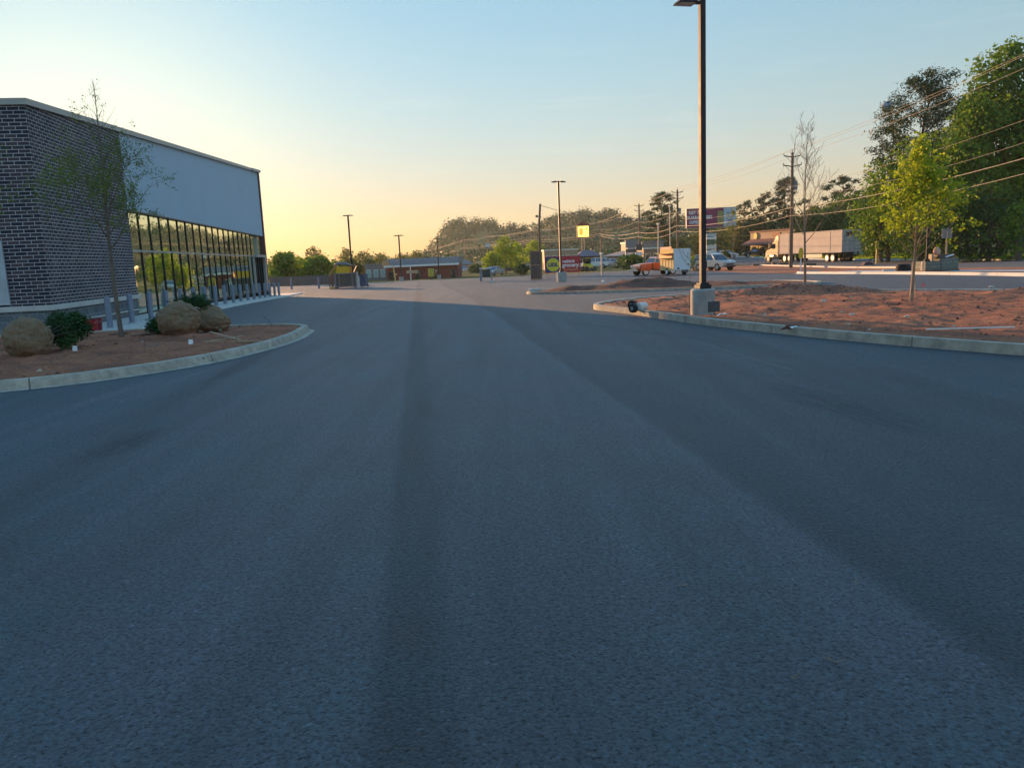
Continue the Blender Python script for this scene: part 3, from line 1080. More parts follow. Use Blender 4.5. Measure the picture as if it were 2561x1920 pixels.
# curtain wall
gl = MB()
GX0, PITCHX, NB = 7.44, 1.37, 18
gx1 = GX0 + PITCHX * NB
gl.box(((GX0 + gx1) / 2, 0.14, 2.0), (gx1 - GX0, 0.03, 3.82))
gl.build('shop_window', GLASS, shop)
fr = MB()
for i in range(NB + 1):
    x = GX0 + PITCHX * i
    fr.box((x, 0.13, 2.0), (0.05, 0.09, 3.86))
fr.box(((GX0 + gx1) / 2, 0.125, 0.07), (gx1 - GX0 - .06, 0.08, 0.12))
fr.build('mullion', MULL, shop)
fr = MB()
for i in range(NB):
    fr.box((GX0 + PITCHX * (i + .5), 0.115, 2.47), (PITCHX - .06, 0.09, 0.075))
fr.build('transom', COPING, shop)
# entrance
ent = MB()
ent.box(((gx1 + 36.9) / 2, 0.16, 3.2), (36.9 - gx1 - .06, 0.03, 1.3))
ent.build('upper_pane', GLASS, shop)
ent = MB()
ent.box(((gx1 + 36.3) / 2, 0.02, 2.48), (36.3 - gx1, 0.5, 0.16))
ent.box((gx1 + .09, 0.06, 1.18), (0.14, 0.24, 2.44))
ent.box((36.6, 0.06, 1.18), (0.6, 0.24, 2.44))
ent.box((gx1 + 2.1, 0.07, 3.2), (0.08, 0.14, 1.27))
entf = ent.build('door_surround', COPING, shop)
dr = MB()
dr.box((gx1 + 2.1, 0.16, 1.19), (3.7, 0.03, 2.38))
dob = dr.build('entrance_door', GLASS, shop)
dr = MB()
for x in (gx1 + .3, gx1 + 1.2, gx1 + 2.1, gx1 + 3.0, gx1 + 3.85):
    dr.box((x, 0.1, 1.2), (0.09, 0.1, 2.36))
dr.build('door_frame', MULL, dob)
# pale service panel on the near end
b = MB()
b.box((-0.035, 2.75, 1.78), (0.06, 3.4, 1.76))
b.build('service_panel', mat('pale blue grey panel', (0.42, 0.47, 0.50), 0.6, var=0.22, scale=1.6, bump=0.1), shop)
b = MB()
b.box((3.6, -0.035, 0.30), (7.3, 0.03, 0.05))
b.build('flashing', CONC_W, shop)

# pavement along the shop
b = MB()
xs = [-1.2 + 1.5 * i for i in range(29)]
prof = [(-2.15, 0.004), (-2.05, 0.02), (-2.02, 0.075), (0.5, 0.085)]
vs = []
for x in xs:
    for y, z in prof:
        p = bw(x, y)
        vs.append((p.x, p.y, gz(p.x, p.y) + z))
k = len(prof)
b.add(vs, [(i * k + t, i * k + t + 1, (i + 1) * k + t + 1, (i + 1) * k + t) for i in range(len(xs) - 1) for t in range(k - 1)])
structure(b.build('pavement', CONC_W))
b = MB()
pts = [bw(-1.2, -2.02), bw(0.3, -2.02), bw(0.3, 12), bw(-1.2, 12)]
b.add([(p.x, p.y, 0.072) for p in pts] + [(p.x, p.y, -0.05) for p in pts], [(0, 1, 2, 3), (0, 4, 5, 1), (1, 5, 6, 2), (2, 6, 7, 3), (3, 7, 4, 0)])
structure(b.build('pavement', CONC_W))

# bollards
ORD = ['first', 'second', 'third', 'fourth', 'fifth', 'sixth', 'seventh', 'eighth', 'ninth', 'tenth', 'eleventh', 'twelfth', 'thirteenth', 'fourteenth', 'fifteenth', 'sixteenth', 'seventeenth', 'eighteenth', 'nineteenth', 'twentieth']


def bollard():
    t = thing('bollard', '', 'bollard')
    MB().lathe([(0.083, -0.1), (0.083, 0.83), (0.078, 0.87), (0.06, 0.90), (0.02, 0.91)], n=18).build('sleeve', BOLL, t, smooth=True)
    MB().lathe([(0.13, -0.05), (0.13, 0.012), (0.09, 0.02)], n=18).build('base_ring', CONC_G, t, smooth=True)
    return t


b0 = bollard()
bgroup = 'bollards along the shop front'
for i in range(18):
    o = b0 if i == 0 else copy_tree(b0)
    p = bw(0.5 + 1.93 * i, -1.3)
    o.location = (p.x, p.y, gz(p.x, p.y) + 0.078)
    where = 'before the brick wall' if i < 4 else 'before the shop windows' if i < 16 else 'by the shop entrance'
    tag(o, f'blue grey bollard {where}, {ORD[i]} from the near brick corner', 'bollard', bgroup)
for px, py, lb in ((729.7, 723.8, 'dark bollard alone on the forecourt just past the shop entrance'), (798, 722, 'dark bollard alone on the forecourt next to the heaped skip')):
    o = copy_tree(b0)
    p = gr(px, py)
    o.location = p
    o.scale = (1.2, 1.2, 1.25)
    tag(o, lb, 'bollard', bgroup)


# ------------------------------------------------------------------ burlap balls, shrubs and litter on the left bed
def ball_mesh(seed, rx, ry, rz_, flat=0.75, taper=0.0):
    bm = bmesh.new()
    bmesh.ops.create_icosphere(bm, subdivisions=5, radius=1.0)
    for v in bm.verts:
        n_ = v.co.copy()
        q = n_ * 1.7 + Vector((seed * 3.1, seed, 0))
        k = 1 + 0.12 * noise.noise(q) + 0.07 * noise.noise(q * 2.7) - 0.07 * abs(noise.noise(q * 2.1 + Vector((5, 2, 8)))) + 0.03 * noise.noise(Vector((n_.x * 12, n_.y * 12, n_.z * 3)) + q) + 0.018 * noise.noise(q * 14)
        k -= 0.05 * max(0, 1 - abs(n_.z - 0.35 + 0.2 * n_.x) * 14)     # rope crease
        p = n_ * k
        if p.z < -flat:
            p.z = -flat + (p.z + flat) * 0.12
        s = 1 - taper * (p.x * 0.5 + 0.5)
        v.co = Vector((p.x * rx, p.y * ry * s, (p.z + flat) * rz_ * s))
    me = bpy.data.meshes.new('root_ball')
    bm.to_mesh(me)
    bm.free()
    me.polygons.foreach_set('use_smooth', [True] * len(me.polygons))
    me.materials.append(BURLAP)
    return me


def balled_shrub(label, loc, rz, rx, ry, rzz, seed, fol, taper=0.0):
    """fol: list of (offset, radius) of foliage clumps"""
    t = thing('balled_shrub', label, 'shrub', loc, rz, 'evergreens with burlap root balls waiting to be planted')
    o = bpy.data.objects.new('root_ball', ball_mesh(seed, rx, ry, rzz, taper=taper))
    COL.objects.link(o)
    o.parent = t
    rp = MB()
    bm = bmesh.new()
    bm.from_mesh(o.data)
    bvh = BVHTree.FromBMesh(bm)
    bm.free()
    ctr = Vector((-0.05 * rx, 0, 0.75 * rzz))

    def hug(d):
        d = Vector(d).normalized()
        h = bvh.ray_cast(ctr + d * 3, -d)
        return h[0] + d * 0.004 if h[0] is not None else None
    for tilt, off in ((0.2, 0.45), (-0.35, 0.15)):
        pts = [hug((math.cos(a), math.sin(a), off + math.cos(a) * tilt)) for a in [2 * PI * i / 48 for i in range(49)]]
        rp.tube([v for v in pts if v], 0.009, 5)
    for i in range(5):
        a = i * 1.3 + seed
        pts = [hug((math.cos(a) * math.cos(e), math.sin(a) * math.cos(e), math.sin(e))) for e in [-0.3 + 1.75 * k / 16 for k in range(17)]]
        rp.tube([v for v in pts if v], 0.008, 5)
    rp.build('twine', mat('jute twine', (0.30, 0.22, 0.12), 0.9), t, smooth=True)
    # loose tails of cloth where the ball is tied
    rr = random.Random(seed)
    for i in range(6):
        a = rr.uniform(0, 6.28)
        p = Vector((math.cos(a) * rx * .8, math.sin(a) * ry * .8, rr.uniform(0.15, 1.45) * rzz))
        q = p + Vector((math.cos(a), math.sin(a), rr.uniform(-1, .4))) * rr.uniform(.08, .16)
        s = Vector((-math.sin(a), math.cos(a), 0.3)) * rr.uniform(.04, .08)
        MB().add([p - s, p + s, q + s * .3, q - s * .5], [(0, 1, 2, 3)]).build('loose_cloth', BURLAP, t)
    if fol:
        P, T, O = clump_points([f[0] for f in fol], [f[1] for f in fol], 15000, seed, 0.8, 0.2)
        P[:, 2] = np.maximum(P[:, 2], 0.0)
        leaf_mesh('foliage', P, 0.085, LEAF_E, t, aspect=0.3, seed=seed, tone=T, out=O, wild=.9)
        st = MB()
        for f in fol:
            st.tube([(0, ry * .9, rzz * .7), Vector(f[0]) * 0.8 + Vector((0, 0, rzz * .08)), f[0]], [0.018, 0.01, 0.004], 5)
        st.build('stem', mat('dark stem', (0.05, 0.035, 0.025), .9), t, smooth=True)
    return t


p = gr(70, 893, 0.15)
balled_shrub('burlap ball of a dark evergreen, leftmost, near the kerb of the left bed', (p.x - .10, p.y + .22, li_h(p.x, p.y) - .04), 0.0, 0.42, 0.41, 0.43, 1,
             [((-0.25, 1.1, 0.34), 0.27), ((-0.02, 1.3, 0.46), 0.30), ((0.16, 1.4, 0.38), 0.26), ((-0.12, 1.35, 0.60), 0.22), ((0.10, 1.1, 0.20), 0.22), ((0.30, 1.4, 0.60), 0.12), ((0.10, 1.5, 0.66), 0.14), ((0.36, 1.45, 0.42), 0.13)])
p = gr(434, 843, 0.15)
balled_shrub('largest burlap ball, in the middle of the left bed, evergreen boughs behind it', (p.x, p.y + .40, li_h(p.x, p.y) - .03), 0.1, 0.49, 0.47, 0.46, 2,
             [((-0.60, 0.85, 0.16), 0.24), ((-0.9, 1.0, 0.15), 0.22), ((-0.3, 0.9, 0.30), 0.28), ((-0.05, 1.1, 0.66), 0.30), ((0.2, 1.1, 0.70), 0.24), ((-0.25, 1.2, 0.62), 0.25), ((-0.75, 0.75, 0.3), 0.17)])
p = gr(520, 828, 0.15)
balled_shrub('burlap ball tapering to the right, leaning behind the largest ball', (p.x - .08, p.y + .35, li_h(p.x, p.y) - .03), -0.3, 0.58, 0.50, 0.50, 5, [], taper=0.42)


def bucket(label, px, py, mt, r=0.17, h=0.37):
    q = gr(px, py, 0.075)
    t = thing('bucket', label, 'bucket', (q.x, q.y, 0.075), 0)
    MB().lathe([(r * .82, 0), (r, h), (r * 1.04, h), (r * 1.04, h - .03), (r * .99, h - .03)], n=20).build('tub', mt, t, smooth=True)
    MB().lathe([(r * 1.05, h), (r * 1.05, h + .018), (r * .9, h + .03), (0.01, h + .03)], n=20).build('lid', mat('dark red lid', (0.10, 0.012, 0.02), 0.5), t, smooth=True)
    pts = [(math.cos(a) * (r * 1.06), -0.01, h - .05 - math.sin(a) * .12) for a in [PI * i / 10 for i in range(11)]]
    MB().tube([(x, -r * 1.02 if 0 < i < 10 else 0, z) for i, (x, _, z) in enumerate(pts)], 0.005, 5).build('handle', GREYM, t)
    return t


bucket('red bucket on the pavement edge by the nearest bollards', 231, 834, REDP)
bucket('darker red bucket tucked behind the red one', 244, 831, mat('dark red plastic', (0.24, 0.015, 0.03), 0.45), r=0.15)
q = gr(172, 838, 0.075)
t = thing('crate', 'small dark crate with white labels on the pavement beside the evergreen', 'crate', (q.x, q.y + .1, 0.075), 0.15)
MB().box((0, 0, .12), (.32, .26, .24)).box((0, 0, .255), (.34, .28, .03)).build('box', DARKCAR, t, bevel=.01)
MB().box((0, -.134, .15), (.10, .006, .07)).box((0.0, -.134, .06), (.12, .006, .06)).build('label_sheet', WHITE, t)
for i, (px, py, s) in enumerate(((163, 836, .07), (181, 836, .05), (149, 834, .08))):
    q = gr(px, py, 0.075)
    o = bpy.data.objects.new('crumpled_paper', ball_mesh(20 + i, s, s * .8, s * .7))
    o.data.materials[0] = WHITE
    COL.objects.link(o)
    o.location = (q.x, q.y, 0.075)
    tag(o, ('crumpled white paper at the foot of the small dark crate', 'small white scrap of paper to the right of the dark crate', 'greyish crumpled sheet to the left of the dark crate')[i], 'paper')

# stakes, litter and a reinforcing rod on the left bed
for (x0, y0, x1, y1, lb) in ((523, 848, 655, 846, 'pale wooden stake lying towards the tip of the left bed'), (510, 850, 606, 833, 'pale wooden stake crossing the other stakes on the left bed'),
                             (525, 832, 600, 846, 'short pale stake under the crossed stakes on the left bed')):
    a, c = gr(x0, y0, .2), gr(x1, y1, .2)
    a.z, c.z = li_h(a.x, a.y) + .02, li_h(c.x, c.y) + .03
    t = MB().bar(a, c, .035, .02).build('wooden_stake', WOODP)
    tag(t, lb, 'stake', 'stakes dropped on the left bed')
for (px, py, lb) in ((471, 860, 'white scrap of paper on the soil before the largest burlap ball'), (181, 879, 'small white scrap of paper between the leftmost ball and the kerb')):
    q = gr(px, py, .15)
    t = MB().add([(0, 0, .01), (.09, .02, .0), (.08, .05, .10), (.0, .04, .11), (.05, .06, .06)], [(0, 1, 2, 3), (1, 4, 2)]).build('paper_scrap', WHITE)
    t.location = (q.x, q.y, li_h(q.x, q.y))
    tag(t, lb, 'paper')
q = gr(683, 818, .15)
t = MB().tube([q + Vector((0, 0, -.05)), q + Vector((-.08, .05, .12)), q + Vector((-.2, .1, .24)), q + Vector((-.26, .12, .26))], .008, 5).build('wire_rod', DGREY)
tag(t, 'thin dark rod sticking up from the tip of the left bed', 'rod')
for (x0, y0, x1, y1, lb) in ((332, 838, 386, 831, 'flat brown board lying behind the largest ball'), (275, 832, 318, 828, 'flat brown board lying by the tree foot, beside the pavement')):
    a, c = gr(x0, y0, .2), gr(x1, y1, .2)
    a.z, c.z = li_h(a.x, a.y) + .03, li_h(c.x, c.y) + .03
    tag(MB().bar(a, c, .14, .025).build('board', WOOD), lb, 'board')

# young trees on the left
q = gr(306, 843, .15)
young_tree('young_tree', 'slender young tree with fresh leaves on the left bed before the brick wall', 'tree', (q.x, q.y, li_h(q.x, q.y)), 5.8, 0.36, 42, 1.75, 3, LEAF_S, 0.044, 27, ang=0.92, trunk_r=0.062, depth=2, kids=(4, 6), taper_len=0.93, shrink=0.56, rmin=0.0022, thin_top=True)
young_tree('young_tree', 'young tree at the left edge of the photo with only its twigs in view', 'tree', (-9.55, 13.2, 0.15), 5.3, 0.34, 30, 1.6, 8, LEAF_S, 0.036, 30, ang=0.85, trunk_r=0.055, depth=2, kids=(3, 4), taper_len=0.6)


# ------------------------------------------------------------------ car park lights
def lamp(label, loc, h, heads, base_r=0.28, base_h=0.57, rz=0.0, group='car park lamp posts', box=False, scale=1.0, square=False):
    t = thing('lamp_post', label, 'lamp post', loc, rz, group)
    if square:
        MB().box((0, 0, base_h / 2 - .2), (base_r * 2, base_r * 2, base_h + .4)).build('footing', CONC_G, t, bevel=.02)
    else:
        MB().lathe([(base_r, -.4), (base_r, base_h - .035), (base_r - .03, base_h)], n=28).build('footing', CONC_G, t, smooth=True)
    MB().box((0, 0, base_h + .045), (.29, .29, .09)).box((0, 0, base_h + .11), (.22, .22, .05)).build('base_cover', BLACKM, t, bevel=.01)
    MB().box((0, 0, (h + base_h) / 2 + .06), (.125 * scale, .125 * scale, h - base_h - .1)).build('pole', BLACKM, t, bevel=.012)
    for s in heads:
        hd = MB()
        hd.box((s * .12, 0, h - .06), (.16, .07, .07))
        hd.add([(s * .18, -.17, h - .10), (s * .18, .17, h - .10), (s * .62, .17, h - .10), (s * .62, -.17, h - .10), (s * .18, -.13, h + .02), (s * .18, .13, h + .02), (s * .58, .15, h - .04), (s * .58, -.15, h - .04)],
               [(0, 1, 2, 3), (4, 7, 6, 5), (0, 4, 5, 1), (1, 5, 6, 2), (2, 6, 7, 3), (3, 7, 4, 0)])
        ho = hd.build('lamp_head', BLACKM, t, bevel=.006)
        MB().box((s * .40, 0, h - .107), (.36, .26, .01)).build('lens', mat('lamp lens', (0.55, 0.55, 0.5), 0.3), ho)
    if box:
        MB().box((.13, -base_r + .02, .16), (.30, .06, .24)).build('junction_box', DGREY, t, bevel=.008)
        MB().cyl((.06, -base_r - .05, -.25), (.06, -base_r - .05, .03), .012, n=8).build('conduit', WHITE2, t)
        MB().box((.075, 0, base_h + .55), (.02, .09, .16)).build('hand_hole_cover', BLACKM, t)
    return t


q = gr(1759, 785, .15)
lamp('tall black lamp post on a round concrete footing in the right bed', (q.x + .06, q.y + .28, .14), 6.86, (-1,), rz=R(14), box=True)
q = gr(1404, 705)
lamp('lamp post on a square footing in front of the red grocery banner', (q.x, q.y, q.z), 8.15, (-1, 1), base_r=.36, base_h=.82, rz=R(10), square=True, scale=1.15)
q = at(870, 538, 92)
lamp('lamp post rising behind the heaped skip', (q.x, q.y, gz(q.x, q.y)), q.z - gz(q.x, q.y), (-1, 1), rz=R(-8), scale=1.3)
q = at(997, 588, 97)
lamp('lamp post before the left half of the low shop with the white fascia', (q.x, q.y, gz(q.x, q.y)), q.z - gz(q.x, q.y), (-1, 1), rz=R(-8), scale=1.2)
q = at(1093, 597, 112)
lamp('faint lamp post before the right half of the low shop with the white fascia', (q.x, q.y, gz(q.x, q.y)), q.z - gz(q.x, q.y), (-1, 1), rz=R(-8), scale=1.1)
q = gr(2317, 681)
lamp('lamp post behind the bright yellow green tree', (q.x, q.y, q.z), 7.25, (-1, 1), rz=R(70), base_r=.3, base_h=.62)

# ------------------------------------------------------------------ things on the right bed
q = gr(1590, 776, .15)
t = thing('tank_cart', 'small cart with two black wheels and a pale tank on the right bed', 'cart', (q.x, q.y + .1, ri_h(q.x, q.y) - .02), R(20))
for (x, y, z, r) in ((-.12, -.12, .115, .115), (0.05, .22, .17, .12)):
    w = MB().cyl((x - .05, y - .02, z), (x + .05, y + .02, z), r, n=22).build('wheel', BLACK, t, smooth=True)
    MB().cyl((x - .056, y - .022, z), (x - .05, y - .02, z), r * .45, n=14).build('rim', GREYM, w, smooth=True)
MB().cyl((.1, .02, .13), (.36, .1, .13), .105, n=22).build('tank', WHITE2, t, smooth=True)
MB().cyl((.33, .09, .14), (.40, .11, .16), .07, .05, n=16).build('cap', WOODP, t, smooth=True)
MB().tube([(-.1, -.1, .1), (.05, .05, .08), (.2, .02, .05)], .015, 6).tube([(-.02, .1, .02), (.02, .1, .22), (.12, .08, .26)], .012, 6).build('frame', mat('rusty frame', (0.25, 0.10, 0.05), 0.8), t)
q = gr(1808, 790, .15)
pts = [(-.13, 0, .0), (-.06, .01, .035), (.0, .0, .03), (.06, -.01, .045), (.12, .0, .02)]
b = MB().add([(x, y - .03, z) for x, y, z in pts] + [(x, y + .03, z + .01) for x, y, z in pts], [(i, i + 1, i + 6, i + 5) for i in range(4)])
t = b.build('plastic_strip', WHITE)
t.location = (q.x, q.y, ri_h(q.x, q.y) + .005)
tag(t, 'curled white plastic strip on the soil beside the lamp post footing', 'litter')
q = gr(1986, 818, .15)
t = thing('board', 'white card lying against a brown clod near the right kerb', 'card', (q.x, q.y, ri_h(q.x, q.y)), .2)
MB().box((0, 0, .035), (.15, .09, .012), M=Matrix.Rotation(.3, 3, 'X')).build('card', WHITE, t)
MB().tube([(-.25, .03, .0), (-.1, .06, .04), (.1, .06, .03), (.2, .04, .0)], [.01, .04, .035, .01], 6).build('clod', SOIL2, t, smooth=True)
t.name = 'card_scrap'
a, c = gr(2316, 824, .15), gr(2538, 823, .15)
a.z, c.z = ri_h(a.x, a.y) + .035, ri_h(c.x, c.y) + .035
tag(MB().cyl(a, c, .014, n=8).build('plastic_pipe', WHITE2), 'long thin white pipe lying on the soil of the right bed', 'pipe')
for (px, py, s, lb) in ((2131, 786, .06, 'small pale stone in the middle of the right bed'), (2268, 793, .05, 'pale pebble below the yellow green tree'), (2480, 716, .08, 'pale flat stone at the far right edge of the right bed'),
                        (2060, 752, .09, 'pale wooden chip on the soil before the dark mound')):
    q = gr(px, py, .15)
    o = bpy.data.objects.new('stone', ball_mesh(px, s, s * .7, s * .45))
    o.data.materials[0] = CONC_W
    COL.objects.link(o)
    o.location = (q.x, q.y, ri_h(q.x, q.y) - .01)
    tag(o, lb, 'stone')
# stakes and marker at the yellow green tree
for (px0, py0, px1, py1, lb) in ((2275, 742, 2283, 655, 'upright pale stake tied to the yellow green tree, left one'), (2291, 742, 2286, 662, 'upright pale stake tied to the yellow green tree, right one')):
    q = gr(px0, py0, .15)
    e = at(px1, py1, q.y + .1)
    tag(MB().tube([(q.x, q.y, q.z - .2), (e.x, e.y, e.z)], .011, 6).build('tree_stake', WOODP), lb, 'stake', 'stakes of the yellow green tree')
q = gr(2308, 742, .15)
e = at(2292, 713, q.y)
t = thing('marker_flag', 'pink marker flag on a wire beside the yellow green tree', 'flag', (q.x, q.y, q.z), 0)
MB().tube([(0, 0, -.1), (-.02, 0, .18), (-.04, 0, .34)], .003, 5).build('wire', GREYM, t)
MB().add([(-.04, 0, .34), (-.04, .01, .25), (.05, .02, .27), (.04, .0, .35)], [(0, 1, 2, 3)]).build('flag', mat('pink flag', (0.75, 0.2, 0.22), 0.6), t)

# soil crumbs (nobody could count them)


def crumbs(name, hfun, infun, box, n, seed, smin, smax, cols):
    r = random.Random(seed)
    b = MB()
    k = 0
    while k < n:
        x, y = r.uniform(box[0], box[1]), r.uniform(box[2], box[3])
        if not infun(x, y):
            continue
        s = smin + (smax - smin) * r.random() ** 4
        z = hfun(x, y)
        pts = []
        for sx, sy, sz in ((1, 0, 0), (0, 1, 0), (-1, 0, 0), (0, -1, 0), (0.1, .1, 1)):
            pts.append((x + s * sx * r.uniform(.6, 1.2), y + s * sy * r.uniform(.6, 1.2), z - s * .2 + s * sz * r.uniform(.5, .9)))
        b.add(pts, [(0, 1, 4), (1, 2, 4), (2, 3, 4), (3, 0, 4)], r.choices((0, 1, 2), cols)[0])
        k += 1
    o = b.build(name, [SOIL, SOIL2, mat('pale chips', (0.50, 0.38, 0.27), 0.85)])
    o['kind'] = 'stuff'


crumbs('soil_clods', ri_h, ri_in, (2.5, 17, 5, 27), 2600, 1, .012, .085, (6, 4, 1.0))
crumbs('soil_clods', li_h, li_in, (-16, -4.5, 10.6, 20.9), 1900, 2, .012, .075, (6, 4, .8))

crumbs('gravel', gz, lambda x, y: not ri_in(x, y) and ri_in(x + .42 + .2 * math.sin(x * 9 + y * 5), y + .14), (2, 17, 5, 26), 420, 6, .004, .02, (4, 3, .6))
crumbs('gravel', gz, lambda x, y: not li_in(x, y) and li_in(x - .38 - .2 * math.sin(x * 9 + y * 5), y + .2), (-12, -3.5, 9, 20), 260, 7, .004, .02, (4, 3, .6))
crumbs('mulch', ri_h, ri_in, (6.6, 11.6, 23.8, 26.3), 1500, 3, .012, .06, (0, 1, 0))
# trees of the right bed
q = gr(2281, 753, .15)
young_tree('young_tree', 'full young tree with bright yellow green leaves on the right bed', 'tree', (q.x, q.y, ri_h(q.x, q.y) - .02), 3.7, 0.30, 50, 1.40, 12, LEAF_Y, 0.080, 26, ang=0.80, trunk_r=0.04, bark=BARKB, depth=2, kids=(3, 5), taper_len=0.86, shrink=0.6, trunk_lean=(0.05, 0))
q = gr(2004, 736, .15)
q.y = 25.3
q.x = (2004 - 1267) / F_PX * 25.3
young_tree('bare_tree', 'bare young tree with upright twigs beside the dark soil mound', 'tree', (q.x, q.y, .3), 4.75, 0.30, 18, 1.75, 21, LEAF_S, 0.03, 0, ang=0.85, trunk_r=0.05, bark=BARKB, depth=2, kids=(3, 4), taper_len=0.62, up=0.62, shrink=0.5, leaf_from=-1, rmin=0.0045)
q = gr(1726, 774, .15)
young_tree('sapling', 'thin leaning sapling just left of the tall lamp post', 'tree', (q.x, q.y, ri_h(q.x, q.y)), 1.62, 0.55, 6, 0.35, 5, LEAF_S, 0.03, 14, ang=0.6, trunk_r=0.013, bark=BARKB, depth=1, kids=(1, 2))
q = gr(1832, 675)
young_tree('sapling', 'slim roadside sapling with thin foliage right of the parked suv', 'tree', (q.x, q.y, q.z), 6.0, 0.40, 22, 1.6, 6, LEAF_B, 0.20, 4, ang=0.7, trunk_r=0.06, bark=BARKB, depth=2, kids=(2, 3))
for (px, py, lb) in ((1323, 733, 'yellow lit block at the tip of the second bed'), (1215, 707, 'yellow lit block at the far edge of the car park')):
    q = gr(px + 15, py)
    t = MB().box((0, 0, .09), (.55, .3, .26)).build('kerb_block', CONC_W, bevel=.04)
    t.location = q
    tag(t, lb, 'kerb block')
for (px, py, lb) in ((1510, 709, 'white scrap on the soil of the second bed, left one'), (1609, 710, 'white scrap on the soil of the second bed, right one')):
    q = gr(px, py, .1)
    o = bpy.data.objects.new('crumpled_paper', ball_mesh(px, .1, .08, .09))
    o.data.materials[0] = WHITE
    COL.objects.link(o)
    o.location = (q.x, q.y, si_h(q.x, q.y))
    tag(o, lb, 'paper')
a, c = gr(1788, 709), gr(1808, 709)
b = MB()
b.box(((a.x + c.x) / 2, a.y, a.z + .05), (c.x - a.x, .25, .1))
tag(b.build('wheel_stop', CONC_W, bevel=.02), 'short pale block on the asphalt right of the tall lamp post', 'kerb block')
# faint chalk line on the asphalt
pl = [gr(x, y) for x, y in ((1714, 845), (1800, 872), (1905, 905), (2060, 945), (2250, 985), (2443, 1032))]
b = MB()
for p0, p1 in zip(pl, pl[1:]):
    d = (p1 - p0).normalized()
    nn = Vector((-d.y, d.x, 0)) * .008
    b.add([p0 - nn + Vector((0, 0, .004)), p0 + nn + Vector((0, 0, .004)), p1 + nn + Vector((0, 0, .004)), p1 - nn + Vector((0, 0, .004))], [(0, 1, 2, 3)])
structure(b.build('road_markings', mat('faded chalk', (0.20, 0.20, 0.20), 0.9)))
for i, (px, py) in enumerate(((1978, 1698), (2140, 1460), (1705, 1468), (2090, 1655))):
    q = gr(px, py)
    b = MB()
    r = random.Random(i)
    for k in range(3):
        a = Vector((r.uniform(-.02, .02), r.uniform(-.02, .02), .006))
        b.tube([q + a, q + a + Vector((r.uniform(-.05, .05), r.uniform(-.03, .05), .008))], .0018, 4)
    tag(b.build('twig', BARKB), ('small bits of straw on the asphalt, the nearest of the four', 'straw bits on the asphalt furthest to the right', 'straw bits on the asphalt furthest to the left', 'straw bits on the asphalt behind the nearest straw')[i], 'straw', 'straw bits on the asphalt')

#@@PART3
# ------------------------------------------------------------------ vehicles


def wheel(parent, x, y, r, w=0.2, rim=GREYM, side=1, rr=0.6):
    t = MB().cyl((x, y - w / 2, r), (x, y + w / 2, r), r, n=20).build('wheel', BLACK, parent, smooth=True)
    MB().cyl((x, y + side * w * 0.4, r), (x, y + side * (w / 2 + .012), r), r * rr, n=16).build('rim', rim, t, smooth=True)
    return t


